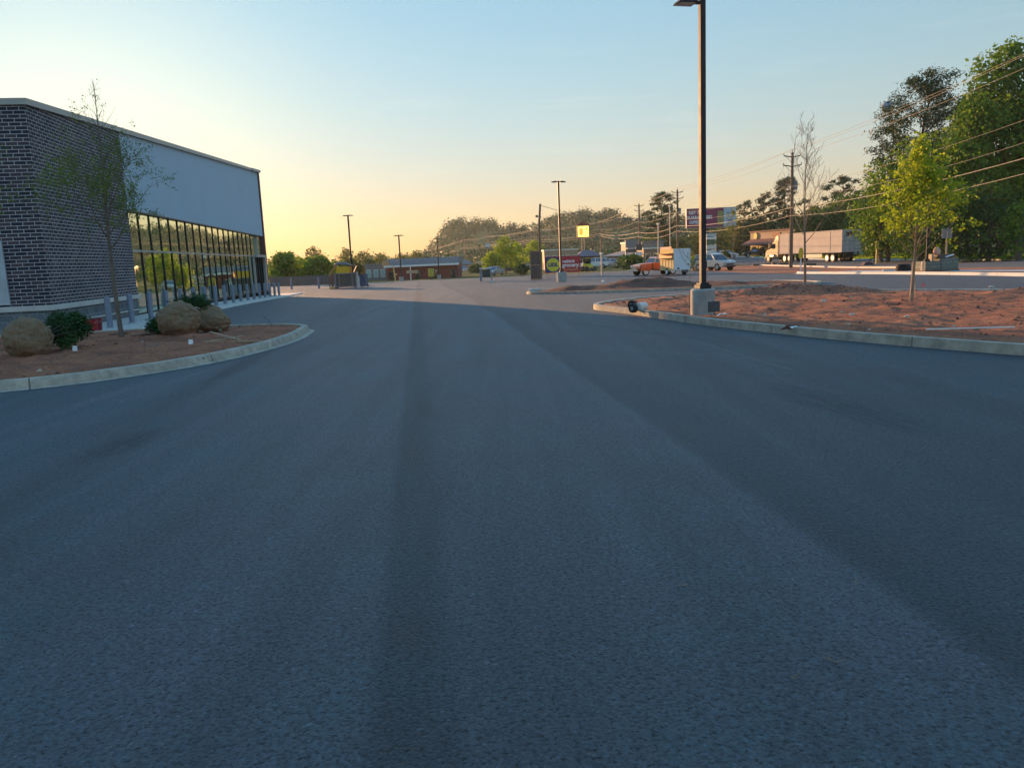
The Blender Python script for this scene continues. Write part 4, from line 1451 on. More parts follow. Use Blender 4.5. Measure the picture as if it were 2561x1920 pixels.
def car(label, loc, rz, paint, kind='sedan', group='cars around the car park'):
    """front towards +x"""
    t = thing({'sedan': 'parked_car', 'suv': 'sport_utility_car', 'pickup': 'pickup_truck'}[kind], label, {'sedan': 'car', 'suv': 'suv', 'pickup': 'pickup'}[kind], loc, rz, group)
    if kind == 'sedan':
        W = 1.78
        body = [(-2.25, .32), (-2.3, .62), (-2.2, .92), (-1.6, .98), (-.9, .99), (.9, .96), (1.9, .82), (2.25, .66), (2.3, .45), (2.2, .28)]
        cab = [(-1.7, .96), (-1.0, 1.40), (-.2, 1.45), (.35, 1.40), (1.15, .94)]
        roof = [(-1.02, 1.385), (-.95, 1.43), (-.2, 1.475), (.32, 1.43), (.36, 1.385)]
        r, wx = .32, 1.38
    else:
        W = 1.9
        body = [(-2.3, .42), (-2.35, .8), (-2.3, 1.08), (-1.0, 1.12), (1.0, 1.10), (2.05, 1.0), (2.3, .85), (2.32, .5), (2.2, .38)]
        cab = [(-2.15, 1.1), (-1.95, 1.68), (-.2, 1.74), (.4, 1.66), (1.1, 1.08)] if kind == 'suv' else [(-.75, 1.1), (-.6, 1.7), (.3, 1.72), (.55, 1.64), (1.15, 1.08)]
        roof = [(cab[1][0] - .02, cab[1][1] - .02), (cab[1][0] + .05, cab[1][1] + .05), (cab[2][0], cab[2][1] + .035), (cab[3][0] - .03, cab[3][1] + .03), (cab[3][0] + .03, cab[3][1] - .02)]
        r, wx = .38, 1.42
    top = body[3][1]
    MB().prism(body, -W / 2, W / 2, taper=lambda z: 1 - .05 * max(0, z - .7)).build('body', paint, t, bevel=.05)
    zt = cab[2][1]
    tp = lambda z: .95 - .22 * max(0, min(1, (z - top) / (zt - top)))
    MB().prism(cab, -W / 2, W / 2, taper=tp).build('window', CARGLASS, t, bevel=.02)
    b = MB().prism(roof, -W / 2 * .76, W / 2 * .76)
    for s in (-1, 1):
        for i, j in ((0, 1), (3, 4)):
            a = Vector((cab[i][0], s * W / 2 * tp(cab[i][1]), cab[i][1]))
            c = Vector((cab[j][0], s * W / 2 * tp(cab[j][1]), cab[j][1]))
            b.bar(a, c, .07, .06)
        b.bar((-.25, s * W / 2 * .95, top - .02), (-.25, s * W / 2 * .74, zt), .08, .05)
    b.build('roof', paint, t)
    if kind == 'pickup':
        MB().box((-1.55, 0, 1.15), (1.5, W * .8, .06)).build('bed', DGREY, t)
    for x in (-wx, wx):
        for s in (-1, 1):
            wheel(t, x, s * (W / 2 - .1), r, .21, side=s)
    fx = max(p[0] for p in body)
    for s in (-1, 1):
        MB().box((fx - .06, s * W * .36, body[7][1] if kind == 'sedan' else .88), (.12, .34, .13)).build('headlight', WHITE2, t, bevel=.02)
        MB().box((-fx + .05, s * W * .38, .82), (.08, .26, .14)).build('tail_light', REDP, t)
        MB().box((cab[-1][0] - .15, s * (W / 2 + .08), top + .08), (.1, .16, .12)).build('mirror', paint, t)
    MB().box((fx - .02, 0, .62), (.06, W * .5, .14)).box((fx - .02, 0, .42), (.07, W * .8, .1)).build('grille', BLACK, t)
    MB().box((-fx + .0, 0, .5), (.06, W * .85, .12)).build('bumper', DGREY, t)
    return t


q = gr(1794, 677)
car('silver suv facing the camera right of the tall lamp post', (q.x, q.y + 1.2, q.z), R(-62), SILVER, 'suv')
q = at(1888, 640, 150)
car('dark sedan passing in front of the restaurant with the red awning', (q.x, q.y, gz(q.x, q.y) + .1), R(172), DARKCAR)
q = at(2158, 630, 118)
car('pale green pickup under the trees behind the white semi trailer', (q.x, q.y, gz(q.x, q.y)), R(-35), TEALCAR, 'pickup')
q = at(1532, 654, 130)
car('silver sedan parked on the grass before the low orange lit house', (q.x, q.y, gz(q.x, q.y) + .0), R(-20), SILVER)
q = at(1487, 654, 128)
car('white car parked right of the red banner', (q.x, q.y, gz(q.x, q.y)), R(165), WCAR, 'suv')
q = at(1236, 692, 128)
car('silver sedan at the edge of the car park under the yellow green trees', (q.x, q.y, gz(q.x, q.y)), R(-115), SILVER)
q = at(1272, 690, 150)
car('dark purple sedan behind the silver sedan at the yellow green trees', (q.x, q.y, gz(q.x, q.y)), R(170), mat('dark purple car paint', (0.07, 0.05, 0.10), 0.3, .2, coat=.5))
q = at(744, 700, 150)
car('black car past the shop entrance between the two lone bollards', (q.x, q.y, gz(q.x, q.y)), R(10), DARKCAR)
q = at(1165, 692, 165)
car('pale grey car right of the low shop with the white fascia', (q.x, q.y, gz(q.x, q.y)), R(0), SILVER)
q = at(1775, 640, 150)
car('white car under the bare woods right of the pylon sign', (q.x + 3, q.y, gz(q.x, q.y) + .1), R(10), WCAR)
q = at(932, 698, 150)
car('dark car before the teal sheeted shed', (q.x, q.y, gz(q.x, q.y)), R(5), DARKCAR, 'suv')

# old orange pickup
q = gr(1618, 689)
t = thing('vintage_pickup', 'old orange red pickup truck with round fenders beside the food trailer', 'pickup', (q.x + .9, q.y + .9, q.z), R(202))
W = 1.75
MB().prism([(.55, .55), (.55, 1.16), (1.3, 1.14), (2.1, 1.05), (2.28, .9), (2.3, .55)], -.56, .56).build('hood', ORANGE, t, bevel=.09)
MB().prism([(-.75, .5), (-.75, 1.2), (.6, 1.2), (.62, .5)], -.78, .78).build('cab', ORANGE, t, bevel=.06)
MB().prism([(-.72, 1.18), (-.62, 1.62), (.2, 1.62), (.5, 1.18)], -.74, .74, taper=lambda z: 1 - .16 * (z - 1.18) / .44).build('window', CARGLASS, t)
b = MB().prism([(-.68, 1.6), (-.55, 1.72), (.12, 1.72), (.26, 1.6)], -.64, .64)
for s in (-1, 1):
    for a, c in (((-.72, s * .74, 1.18), (-.62, s * .63, 1.62)), ((.5, s * .74, 1.18), (.2, s * .63, 1.62)), ((-.1, s * .75, 1.18), (-.12, s * .63, 1.62))):
        b.bar(a, c, .07, .06)
b.build('roof', mat('pale roof paint', (0.62, 0.45, 0.38), 0.4), t, bevel=.04)
MB().box((-1.55, 0, .82), (1.62, 1.42, .5)).build('bed', ORANGE, t, bevel=.03)
MB().box((-1.55, 0, 1.08), (1.5, 1.3, .03)).build('bed_cover', DGREY, t)
for x in (1.5, -1.5):
    for s in (-1, 1):
        n_ = 'fender'
        pr = [(x + math.cos(PI * i / 10) * .52, .42 + math.sin(PI * i / 10) * .48) for i in range(11)]
        MB().prism(pr, s * .74 - .16, s * .74 + .16).build(n_, ORANGE, t, bevel=.05)
        wheel(t, x, s * .78, .36, .2, WHITE, s, .7)
for s in (-1, 1):
    MB().lathe([(.02, -.05), (.12, -.04), (.13, .02), (.11, .06), (.02, .07)], n=14).build('headlight', WHITE2, t).matrix_local = Matrix.Translation((2.16, s * .68, .88)) @ Matrix.Rotation(PI / 2, 4, 'Y')
    MB().box((.62, s * .98, 1.28), (.05, .12, .16)).build('mirror', CHROME, t)
    MB().box((-.1, s * .82, .47), (1.5, .2, .05)).build('running_board', BLACK, t)
MB().box((2.30, 0, .80), (.05, .8, .36)).build('grille', CHROME, t, bevel=.02)
MB().box((2.40, 0, .50), (.09, 1.7, .14)).build('bumper', CHROME, t, bevel=.03)
# food trailer
q = gr(1700, 688)
t = thing('food_trailer', 'boxy food trailer with lit cream side, orange serving hatch and white rear', 'trailer', (q.x - .2, q.y + 1.0, q.z), R(-74.5))
# local x = along the trailer towards the camera, local -y = lit side
Lh, Wh = 1.35, .86
MB().box((0, 0, 1.42), (2 * Lh, 2 * Wh, 1.94)).build('body', CREAM, t, bevel=.03)
rear = MB().box((Lh + .012, 0, 1.42), (.03, 2 * Wh - .04, 1.9)).build('rear_panel', mat('white rear panel', (0.70, 0.74, 0.78), 0.5, var=.06), t)
b = MB()
for z0, y0, z1, y1 in ((2.36, -.35, .9, .5), (2.3, -.05, 1.5, .55), (2.0, .55, 1.3, .72)):
    b.tube([(Lh + .04, y0, z0), (Lh + .05, (y0 + y1) / 2 - .08, (z0 + z1) / 2), (Lh + .04, y1, z1)], .012, 5)
b.box((Lh + .035, .6, .95), (.02, .12, .14))
b.box((Lh + .035, -.4, .62), (.02, .18, .16))
b.build('cable', DGREY, rear)
MB().box((0, -Wh - .05, 1.78), (2.5, .12, .36)).build('serving_hatch', mat('orange hatch', (0.60, 0.20, 0.06), 0.6, var=.15), t)
MB().box((0.05, -Wh - .22, 1.98), (2.75, .5, .05)).build('awning', CREAM, t)
MB().box((0.05, -Wh - .16, 1.58), (2.6, .34, .05)).build('counter', CREAM, t)
MB().box((-.1, -Wh + .02, 2.46), (2.2, .06, .22)).build('roof_board', SIGNRED, t)
b = MB()
for x in (-.9, -.3, .3, .9):
    b.box((x, -Wh - .012, .98), (.05, .03, .98))
b.build('side_rib', WHITE2, t)
for s in (-1, 1):
    wheel(t, .15, s * (Wh - .02), .33, .2, WHITE, s, .6)
    MB().prism([(.15 + math.cos(PI * i / 8) * .45, .38 + math.sin(PI * i / 8) * .4) for i in range(9)], s * Wh - .06, s * Wh + .12).build('fender', CREAM, t)
MB().box((Lh - .05, .3, .36), (.3, .5, .22)).build('bumper', DGREY, t)
MB().bar((-Lh, 0, .5), (-Lh - .9, 0, .45), .1, .1).build('drawbar', BLACK, t)

# semi truck
t = thing('semi_truck', 'long white semi trailer truck on the street with lettering on its rear doors', 'truck', (42.2, 96.0, gz(42, 96)), math.atan2(12.7, -2.1))
# local x runs towards the cab
TL, TW = 15.2, 2.55
MB().box((TL / 2, 0, 2.52), (TL, TW, 2.72)).build('trailer_box', mat('beige trailer skin', (0.56, 0.47, 0.40), .85, var=.1, scale=.6, spec=.05), t, bevel=.02)
b = MB()
for x in (0.06, 2.6, 12.6, TL - .06):
    b.box((x, TW / 2 + .012, 2.52), (.12, .03, 2.74))
b.box((TL / 2, TW / 2 + .015, 1.2), (TL, .035, .12))
b.box((TL / 2, TW / 2 + .015, 3.84), (TL, .035, .1))
b.build('side_rail', mat('trailer aluminium', (0.50, 0.44, 0.38), 0.8, 0, spec=.1), t)
MB().box((TL / 2, 0, 1.05), (TL - .4, 1.1, .2)).build('chassis', BLACK, t)
MB().box((7.0, TW / 2 - .05, .78), (5.2, .05, .5)).build('side_skirt', GREY, t)
rd = MB()
for s in (-1, 1):
    rd.box((-.015, s * .635, 2.5), (.04, 1.23, 2.62))
rd = rd.build('rear_door', mat('pale grey door', (0.60, 0.63, 0.66), 0.45, var=.08), t)
b = MB()
for y in (-.95, -.3, .3, .95):
    b.cyl((-.05, y, 1.25), (-.05, y, 3.75), .022, n=6)
for z in (1.5, 2.0, 2.5):
    b.box((-.04, 0, z), (.02, 2.4, .03))
b.build('lock_bar', GREYM, rd)
text_part('lettering', 'XPO', 0.72, mat('dark red lettering', (0.22, 0.01, 0.05), 0.5), rd, Matrix.Translation((-.075, 0, 3.32)) @ Matrix.Rotation(-PI / 2, 4, 'Z') @ Matrix.Rotation(PI / 2, 4, 'X'), bold=.03, sx=1.15)
MB().box((-.02, 0, .82), (.1, 2.2, .12)).box((-.02, .8, 1.0), (.08, .08, .4)).box((-.02, -.8, 1.0), (.08, .08, .4)).build('bumper', BLACK, t)
for x in (2.0, 3.25, 12.4, 13.7):
    for s in (-1, 1):
        wheel(t, x, s * 1.02, .5, .5, mat('pale wheel disc', (0.6, 0.58, 0.52), 0.4, .4), s, .62)
CABP = mat('cream cab paint', (0.52, 0.36, 0.20), 0.6, spec=.2)
cx = TL + .55
cab_o = MB().prism([(cx, .75), (cx, 3.0), (cx + .9, 3.05), (cx + 1.6, 2.75), (cx + 2.05, 1.95), (cx + 3.3, 1.7), (cx + 3.65, 1.45), (cx + 3.7, .6), (cx + .3, .6)], -1.15, 1.15).build('cab', CABP, t, bevel=.08)
MB().prism([(cx + .05, 2.98), (cx + .1, 3.75), (cx + .75, 3.7), (cx + 1.5, 2.85)], -1.05, 1.05).build('wind_deflector', mat('red brown deflector', (0.36, 0.10, 0.05), 0.5), t, bevel=.05)
MB().prism([(cx + 1.66, 2.66), (cx + 2.08, 1.98), (cx + 2.14, 2.0), (cx + 1.74, 2.7)], -1.0, 1.0).build('windscreen', CARGLASS, cab_o)
for s in (-1, 1):
    MB().prism([(cx + .75, 1.95), (cx + .75, 2.6), (cx + 1.55, 2.6), (cx + 1.95, 1.95)], s * 1.16 - .01, s * 1.16 + .01).build('window', CARGLASS, cab_o)
    MB().box((cx + 2.0, s * 1.38, 2.3), (.1, .22, .7)).build('mirror', CABP, cab_o)
    wheel(t, cx + 2.75, s * 1.0, .5, .34, mat('rust red hub', (0.35, 0.13, 0.07), 0.5), s, .62)
    MB().box((cx + 3.6, s * .85, 1.05), (.14, .4, .25)).build('headlight', WHITE2, cab_o)
    MB().cyl((cx + .9, s * 1.1, .85), (cx + 1.9, s * 1.1, .85), .3, n=14).build('fuel_tank', GREYM, t, smooth=True)
MB().box((cx + 3.72, 0, 1.15), (.06, 1.2, .7)).build('grille', CHROME, cab_o)
MB().box((cx + 3.75, 0, .55), (.14, 2.3, .3)).build('front_bumper', CABP, cab_o)

# ------------------------------------------------------------------ signs, boards, street furniture
q = gr(1353, 697)
base = Vector((q.x, q.y, q.z))
tp_ = at(1351, 510, q.y)
t = thing('wooden_pole', 'thick bare wooden pole standing against the brown board', 'pole', base, 0)
MB().tube([(0, 0, -.4), (.01, 0, 2.5), (-.02, 0, 5), (tp_.x - base.x, 0, tp_.z - base.z)], [.13, .125, .115, .105], 10).build('shaft', WOOD, t, smooth=True)
MB().tube([(-.02, 0, 6.1), (-.18, -.04, 6.15), (-.22, -.05, 6.05)], .02, 5).box((-.2, -.05, 6.2), (.26, .1, .22)).build('old_lamp', DGREY, t)
q = at(1340, 695, 77)
zt = at(1336, 627, 77).z
t = thing('brown_board', 'tall brown board with a sunlit left edge beside the bare wooden pole', 'board', (q.x, q.y, gz(q.x, q.y)), R(-6))
hh = zt - gz(q.x, q.y)
MB().box((0, .15, hh / 2), (.92, .34, hh)).build('panel', BROWNB, t)
b = MB()
for z in (.05, hh / 2, hh - .04):
    b.box((0, -.035, z), (.9, .03, .07))
b.box((-.47, .12, hh / 2), (.05, .42, hh + .04)).build('frame', mat('raw timber', (0.42, 0.27, 0.16), 0.8), t)

# red grocery banner
D = 84
a, c = at(1363, 684, D), at(1452, 680, D)
w = c.x - a.x
z0, z1 = at(1405, 682, D).z, at(1405, 641, D).z
cxm, czm = (a.x + c.x) / 2, (z0 + z1) / 2
gzz = gz(cxm, D)
t = thing('banner_board', 'red banner board with a yellow disc on blue reading grocery', 'sign', (cxm, D, gzz), 0)
zc, hb = czm - gzz, z1 - z0
bp_ = MB().box((0, 0, zc), (w, .08, hb)).build('board', SIGNRED, t)
xs_ = -w / 2 + w * .235
MB().box((xs_, -.05, zc), (w * .43, .02, hb * .92)).build('blue_square', SIGNBLUE, bp_)
MB().cyl((xs_, -.062, zc), (xs_, -.072, zc), hb * .405, n=40).build('yellow_disc', SIGNYEL, bp_)
FACE = lambda x, y, z: Matrix.Translation((x, y, z)) @ Matrix.Rotation(PI / 2, 4, 'X')
text_part('lettering', 'LIDL', hb * .30, SIGNBLUE, bp_, FACE(xs_, -.085, zc), bold=.03, sx=1.0)
text_part('lettering', 'rethink', hb * .26, WHITE, bp_, FACE(w * .17, -.055, zc + hb * .18), bold=.015)
text_part('lettering', 'grocery.', hb * .32, WHITE, bp_, FACE(w * .235, -.055, zc - hb * .06), bold=.02)
text_part('lettering', 'opening soon', hb * .17, mat('orange lettering', (0.70, 0.32, 0.14), 0.6), bp_, FACE(w * .23, -.055, zc - hb * .32), bold=.01)
b = MB()
for x in (-w * .45, 0, w * .45):
    b.box((x, .1, (zc + hb / 2) / 2 - .1), (.1, .1, zc + hb / 2 + .2))
b.build('post', WOODP, t)

# billboard
D = 142
a, c = at(1717, 582, D), at(1840, 555, D)
tl, tr = at(1718, 524, D), at(1838, 515, D)
w, hb = c.x - a.x, 3.3
zc = (tl.z + tr.z) / 2 - hb / 2 - .1
cxm = (a.x + c.x) / 2
gzz = gz(cxm, D)
t = thing('billboard', 'large purple and red billboard with a pale blue end above the trees', 'billboard', (cxm, D, gzz), 0)
zc -= gzz
bo = MB().box((0, 0, zc), (w, .25, hb)).build('face', PURPLE, t)
MB().box((w * .375, -.135, zc), (w * .25, .03, hb * .97)).build('picture_panel', PALEBLUE, bo)
MB().box((w * .19, -.135, zc - .1), (w * .13, .03, hb * .75)).build('tan_panel', mat('olive tan panel', (0.34, 0.28, 0.10), 0.6), bo)
b = MB()
for x, z, s in ((w * .34, .7, .5), (w * .43, .9, .6), (w * .37, -.6, .7)):
    b.box((x, -.155, zc + z), (s, .02, s * .7))
b.build('picture_patch', mat('blue patch', (0.22, 0.30, 0.42), 0.6), bo)
for s_, z, x in (('GET A', .95, -.345), ('GUARANTEED', .1, -.245), ('OFFER', -.75, -.33)):
    text_part('lettering', s_, .78, WHITE, bo, FACE(w * x, -.14, zc + z), bold=.03, sx=.92)
MB().box((0, -.02, zc - hb / 2 - .1), (w + .1, .5, .12)).build('catwalk', WOODP, t)
MB().box((0, -.02, zc + hb / 2 + .04), (w + .1, .32, .06)).box((-w / 2 - .04, 0, zc), (.06, .3, hb)).build('trim', WHITE2, bo)
MB().cyl((-.5, .5, -1), (-.5, .5, zc), .4, n=14).build('post', DGREY, t, smooth=True)

# yellow backlit pole sign
D = 200
p0, p1 = at(1443, 595, D), at(1474, 563, D)
w, hb = p1.x - p0.x, p1.z - p0.z
cxm = (p0.x + p1.x) / 2
gzz = gz(cxm, D)
t = thing('pole_sign', 'glowing yellow box sign with a brown peaked cap above the hillside', 'sign', (cxm, D, gzz), 0)
zc = (p0.z + p1.z) / 2 - gzz
MB().box((0, 0, zc), (w, .5, hb)).build('sign_frame', mat('brown sign frame', (0.25, 0.10, 0.04), 0.6), t)
f_ = MB().box((0, -.27, zc), (w * .86, .06, hb * .88)).build('sign_face', LITSIGN, t)
MB().box((-.55, -.305, zc - .05), (.9, .02, hb * .55)).box((.85, -.305, zc + .6), (.5, .02, .4)).box((.95, -.305, zc - .35), (.12, .02, 1.3)).build('sign_print', mat('amber print', (0.6, 0.33, 0.04), 0.6, emit=(0.9, 0.42, 0.06), estr=.5), f_)
MB().prism([(-w * .56, zc + hb / 2), (w * .56, zc + hb / 2), (.4, zc + hb / 2 + .95), (-.4, zc + hb / 2 + .95)], -.5, .5).build('cap', ROOFR, t)
MB().box((-.3, 0, zc / 2 - 1), (.25, .25, zc + 2)).box((.3, 0, zc / 2 - 1), (.25, .25, zc + 2)).build('post', DGREY, t)


def pylon(label, D, x0, y0, x1, y1, panels, postc=GREY, cat='sign', name='pylon_sign', depth=.4):
    p0, p1 = at(x0, y1, D), at(x1, y0, D)
    cxm = (p0.x + p1.x) / 2
    gzz = gz(cxm, D)
    t = thing(name, label, cat, (cxm, D, gzz), 0)
    w, top = p1.x - p0.x, p1.z - gzz
    b = MB()
    for s in (-1, 1):
        b.box((s * w * .46, 0, top / 2 - .5), (w * .07, depth * .6, top + .9))
    b.build('post', postc, t)
    for f0, f1, mt in panels:
        MB().box((0, 0, top * (f0 + f1) / 2), (w * .98, depth, top * (f1 - f0) - .06)).build('sign_panel', mt, t)
    return t


pylon('tall pylon sign with stacked white and green panels right of the tall lamp post', 112, 1766, 583, 1791, 646, [(.9, 1.0, PALEBLUE), (.8, .89, WHITE), (.66, .78, mat('dull green panel', (0.13, 0.2, 0.1), .6)), (.5, .64, WHITE2), (.36, .48, WHITE), (.2, .34, DGREY)])
pylon('grey pylon sign with two dark panels left of a utility pole', 132, 1564, 598, 1591, 640, [(.68, .98, GREY), (.5, .64, DGREY), (.12, .44, GREY)])
pylon('small dark and pale stacked sign just right of the grey pylon sign', 136, 1590, 604, 1606, 640, [(.62, .9, DGREY), (.4, .58, WHITE), (.1, .3, DGREY)])
# round sign far off
D = 190
c_ = at(1145, 622, D)
gzz = gz(c_.x, D)
t = thing('pole_sign', 'rounded beige sign on a thin pole right of the low shop', 'sign', (c_.x, D, gzz), 0)
MB().cyl((0, -.15, c_.z - gzz), (0, .15, c_.z - gzz), .85, n=20).build('sign_disc', mat('beige disc', (0.48, 0.36, 0.16), .6), t, smooth=True)
MB().cyl((0, .05, -1), (0, .05, c_.z - gzz), .12, n=8).build('post', GREY, t)
D = 170
c_ = at(1219, 614, D)
gzz = gz(c_.x, D)
t = thing('pole_sign', 'small grey box sign on a post against the wooded hill', 'sign', (c_.x, D, gzz), 0)
MB().box((0, 0, c_.z - gzz), (1.0, .4, .75)).build('sign_box', PALEBLUE, t)
MB().cyl((0.05, .05, -1), (0.05, .05, c_.z - gzz - .3), .1, n=8).build('post', DGREY, t)
# sign seen from behind on the right
q = at(2366, 640, 50)
gzz = gz(q.x, 50)
zc = at(2366, 584, 50).z - gzz
t = thing('road_sign', 'square road sign seen from behind on a pale post by the street', 'sign', (q.x, 50, gzz), R(-12))
MB().box((0, 0, zc), (.6, .02, .6)).build('sign_plate', GREY, t, bevel=.003)
MB().box((0, -.03, zc / 2 - .1), (.09, .04, zc + .5)).build('post', WOODP, t)
q = at(2003, 645, 66)
gzz = gz(q.x, 66)
t = thing('road_sign', 'yellow warning sign on a white post in front of the semi trailer', 'sign', (q.x, 66, gzz), R(-20))
zc = at(2003, 632, 66).z - gzz
MB().prism([(-.17, zc - .45), (.17, zc - .45), (.2, zc), (.12, zc + .4), (-.12, zc + .4), (-.2, zc)], -.015, .015).build('sign_plate', YELLOW, t)
MB().box((0, .03, zc / 2 - .1), (.1, .04, zc + .3)).build('post', WHITE, t)
q = at(2193, 628, 82)
gzz = gz(q.x, 82)
zt = at(2193, 604, 82).z - gzz
t = thing('marker_post', 'yellow utility marker post at the far side of the street', 'post', (q.x, 82, gzz), 0)
MB().box((0, 0, zt / 2), (.14, .1, zt)).build('post', mat('yellow post', (0.62, 0.38, 0.05), .6), t)
MB().box((0, -.06, zt * .82), (.34, .03, zt * .32)).build('plate', YELLOW, t)
# striped barricade and small roller beside the banner
q = gr(1463, 678)
t = thing('barricade', 'orange and white striped barricade at the right end of the red banner', 'barricade', (q.x, q.y, q.z), R(20))
b = MB()
for i, z in enumerate((.35, .75, 1.1)):
    b.bar((-.35, 0, z + .3), (.35, 0, z - .15), .03, .2)
b.build('striped_board', mat('orange stripe', (0.75, 0.36, 0.16), .6), t)
b = MB()
for s in (-1, 1):
    b.bar((s * .4, .2, 0), (s * .4, 0, 1.2), .05, .05).bar((s * .4, -.2, 0), (s * .4, 0, 1.2), .05, .05)
b.build('leg', WHITE, t)
q = gr(1473, 679)
t = thing('compact_loader', 'small yellow loader with a dark wheel right of the striped barricade', 'loader', (q.x, q.y + 1.0, q.z), R(-60))
MB().prism([(-.7, .4), (-.7, 1.05), (-.2, 1.15), (.6, .8), (.7, .4)], -.5, .5).build('body', YELLOW, t, bevel=.05)
MB().box((-.2, 0, 1.45), (.7, .8, .7)).build('cab', CARGLASS, t)
MB().box((-.2, 0, 1.83), (.8, .9, .06)).build('roof', YELLOW, t)
for x in (-.45, .45):
    for s in (-1, 1):
        wheel(t, x, s * .58, .36, .25, DGREY, s, .5)
MB().box((1.05, 0, .3), (.4, 1.2, .35)).build('bucket', DGREY, t)

# heaped skip past the entrance
D = 76
q = at(868, 719, D)
g0 = gz(q.x, D)
t = thing('rubbish_skip', 'grey green rubbish skip heaped with a yellow crate and a dark tarp', 'skip', (q.x, D, g0), R(6))
b = MB().prism([(-.95, .12), (-1.05, 1.42), (1.05, 1.42), (.95, .12)], -.8, .8)
b.build('bin', mat('olive grey steel', (0.10, 0.11, 0.09), .6, .2, var=.35, scale=5), t, bevel=.02)
b = MB()
for x in (-.98, -.62, .62, .98):
    b.box((x, -.84, .75), (.09, .08, 1.35))
b.box((0, -.85, 1.40), (2.16, .12, .1)).box((0, -.82, .16), (2, .1, .1))
b.build('rib', GREY, t)
MB().box((-.15, -.25, 1.75), (1.4, .9, .62)).build('crate', mat('yellow crate', (0.66, 0.46, 0.02), .6, var=.35, scale=6, stretch=(6, 1, .3)), t, bevel=.03)
MB().box((.5, -.71, 1.75), (.12, .03, .6)).build('orange_strip', mat('orange strip', (0.65, 0.18, 0.03), .6), t)
vs, n_ = [], 9
b = MB()
for j in range(5):
    for i in range(n_):
        x, y = -.98 + 1.9 * i / (n_ - 1), -.8 + 1.4 * j / 4
        vs.append((x, y, 2.18 + .32 * math.sin(PI * min(1, (i + 1.5) / 8)) * (1 if j else .35) + .05 * noise.noise(Vector((x * 3, y * 3, 0)))))
b.add(vs, [(j * n_ + i, j * n_ + i + 1, (j + 1) * n_ + i + 1, (j + 1) * n_ + i) for j in range(4) for i in range(n_ - 1)])
o = b.build('tarp', mat('dark tarp', (0.09, 0.10, 0.13), .45), t, smooth=True)
o.modifiers.new('thick', 'SOLIDIFY').thickness = .04
b = MB()
b.bar((-1.65, .1, 1.25), (-.95, .1, 2.2), .9, .05).bar((-1.0, .2, 2.1), (-.75, .2, 2.6), .6, .04)
b.bar((.75, .2, 1.5), (1.05, .25, 2.1), .6, .05)
b.build('cardboard', mat('tan cardboard', (0.55, 0.37, 0.21), .8, var=.2), t)
MB().box((-1.35, .1, .6), (.16, .6, 1.2)).box((-1.62, .0, .55), (.07, .5, 1.0)).build('leaning_board', WOOD, t)
MB().box((1.15, -.4, .55), (.25, .3, 1.1)).box((1.1, -.5, 1.25), (.14, .2, .5)).build('pale_board', WHITE2, t)
for x in (-.8, .85):
    MB().cyl((x, -.86, .1), (x, -.76, .1), .1, n=10).build('caster', BLACK, t)
q = at(907, 716, D)
t = thing('rubbish_cart', 'tall blue wheeled bin at the right side of the heaped skip', 'bin', (q.x + .1, D + .1, gz(q.x, D)), R(-14))
MB().prism([(-.28, .1), (-.33, 1.2), (.33, 1.2), (.28, .1)], -.34, .34).build('bin', mat('slate blue plastic', (0.08, 0.12, 0.19), .5), t, bevel=.02)
MB().box((0, -.02, 1.24), (.72, .78, .07)).build('lid', DGREY, t, bevel=.02)
for s in (-1, 1):
    MB().cyl((s * .32, .3, .12), (s * .26, .3, .12), .12, n=12).build('wheel', BLACK, t)
q = at(838, 718, D)
o = MB().box((0, 0, .1), (.9, .35, .2)).build('sand_bag', CREAM, bevel=.09)
o.location = (q.x, D - .4, gz(q.x, D))
tag(o, 'pale sack on the asphalt at the left foot of the heaped skip', 'sack')

# stuff around the right hand lamp post
q = gr(2352, 680)
t = thing('pallet_stack', 'grey green stack of wrapped blocks on pallets beside the far right lamp post', 'pallets', (q.x + .2, q.y + .8, q.z), R(6))
GRB = block_mat('grey green blocks', (0.16, 0.17, 0.14), (0.22, 0.22, 0.18), (0.08, 0.08, 0.07), .4, .2, .012)
MB().box((-.55, 0, .36), (.9, 1.0, .5)).box((.5, .05, .42), (1.05, 1.0, .62)).build('block', GRB, t, bevel=.02)
MB().box((-.55, 0, .055), (1.0, 1.05, .11)).box((.5, .05, .055), (1.15, 1.05, .11)).build('pallet', WOOD, t)
MB().box((.35, .1, .80), (.95, .7, .12), rz=.15).box((.42, .1, .90), (.8, .6, .09), rz=-.2).build('board', BROWNB, t)
MB().box((.55, -.3, .86), (.5, .16, .06), M=Matrix.Rotation(-.25, 3, 'Y')).build('white_sack', WHITE, t, bevel=.02)
MB().box((-.35, .1, .78), (.12, .5, .42)).build('upright_board', WOODP, t)
o = bpy.data.objects.new('sack', ball_mesh(77, .2, .16, .26))
o.data.materials[0] = mat('pink sack', (0.70, 0.38, 0.28), .8)
COL.objects.link(o)
o.parent = t
o.location = (.05, .1, .93)
q = gr(2265, 680)
t = thing('pipe_coil', 'coil of black drain pipe lying left of the far right lamp post', 'pipe coil', (q.x + .1, q.y + .5, q.z + .05), 0)
b = MB()
for k in range(4):
    b.tube([(math.cos(a) * (.42 - .02 * k), math.sin(a) * (.42 - .02 * k), .06 + .1 * k) for a in [2 * PI * i / 20 for i in range(21)]], .055, 7)
b.build('coil', BLACK, t, smooth=True)
q = gr(2227, 679)
t = MB().box((0, 0, .06), (.75, .16, .12), rz=.1).build('kerb_stone', CONC_W, bevel=.02)
t.location = (q.x, q.y + .3, q.z)
tag(t, 'short pale kerb stone lying left of the pipe coil', 'kerb stone')
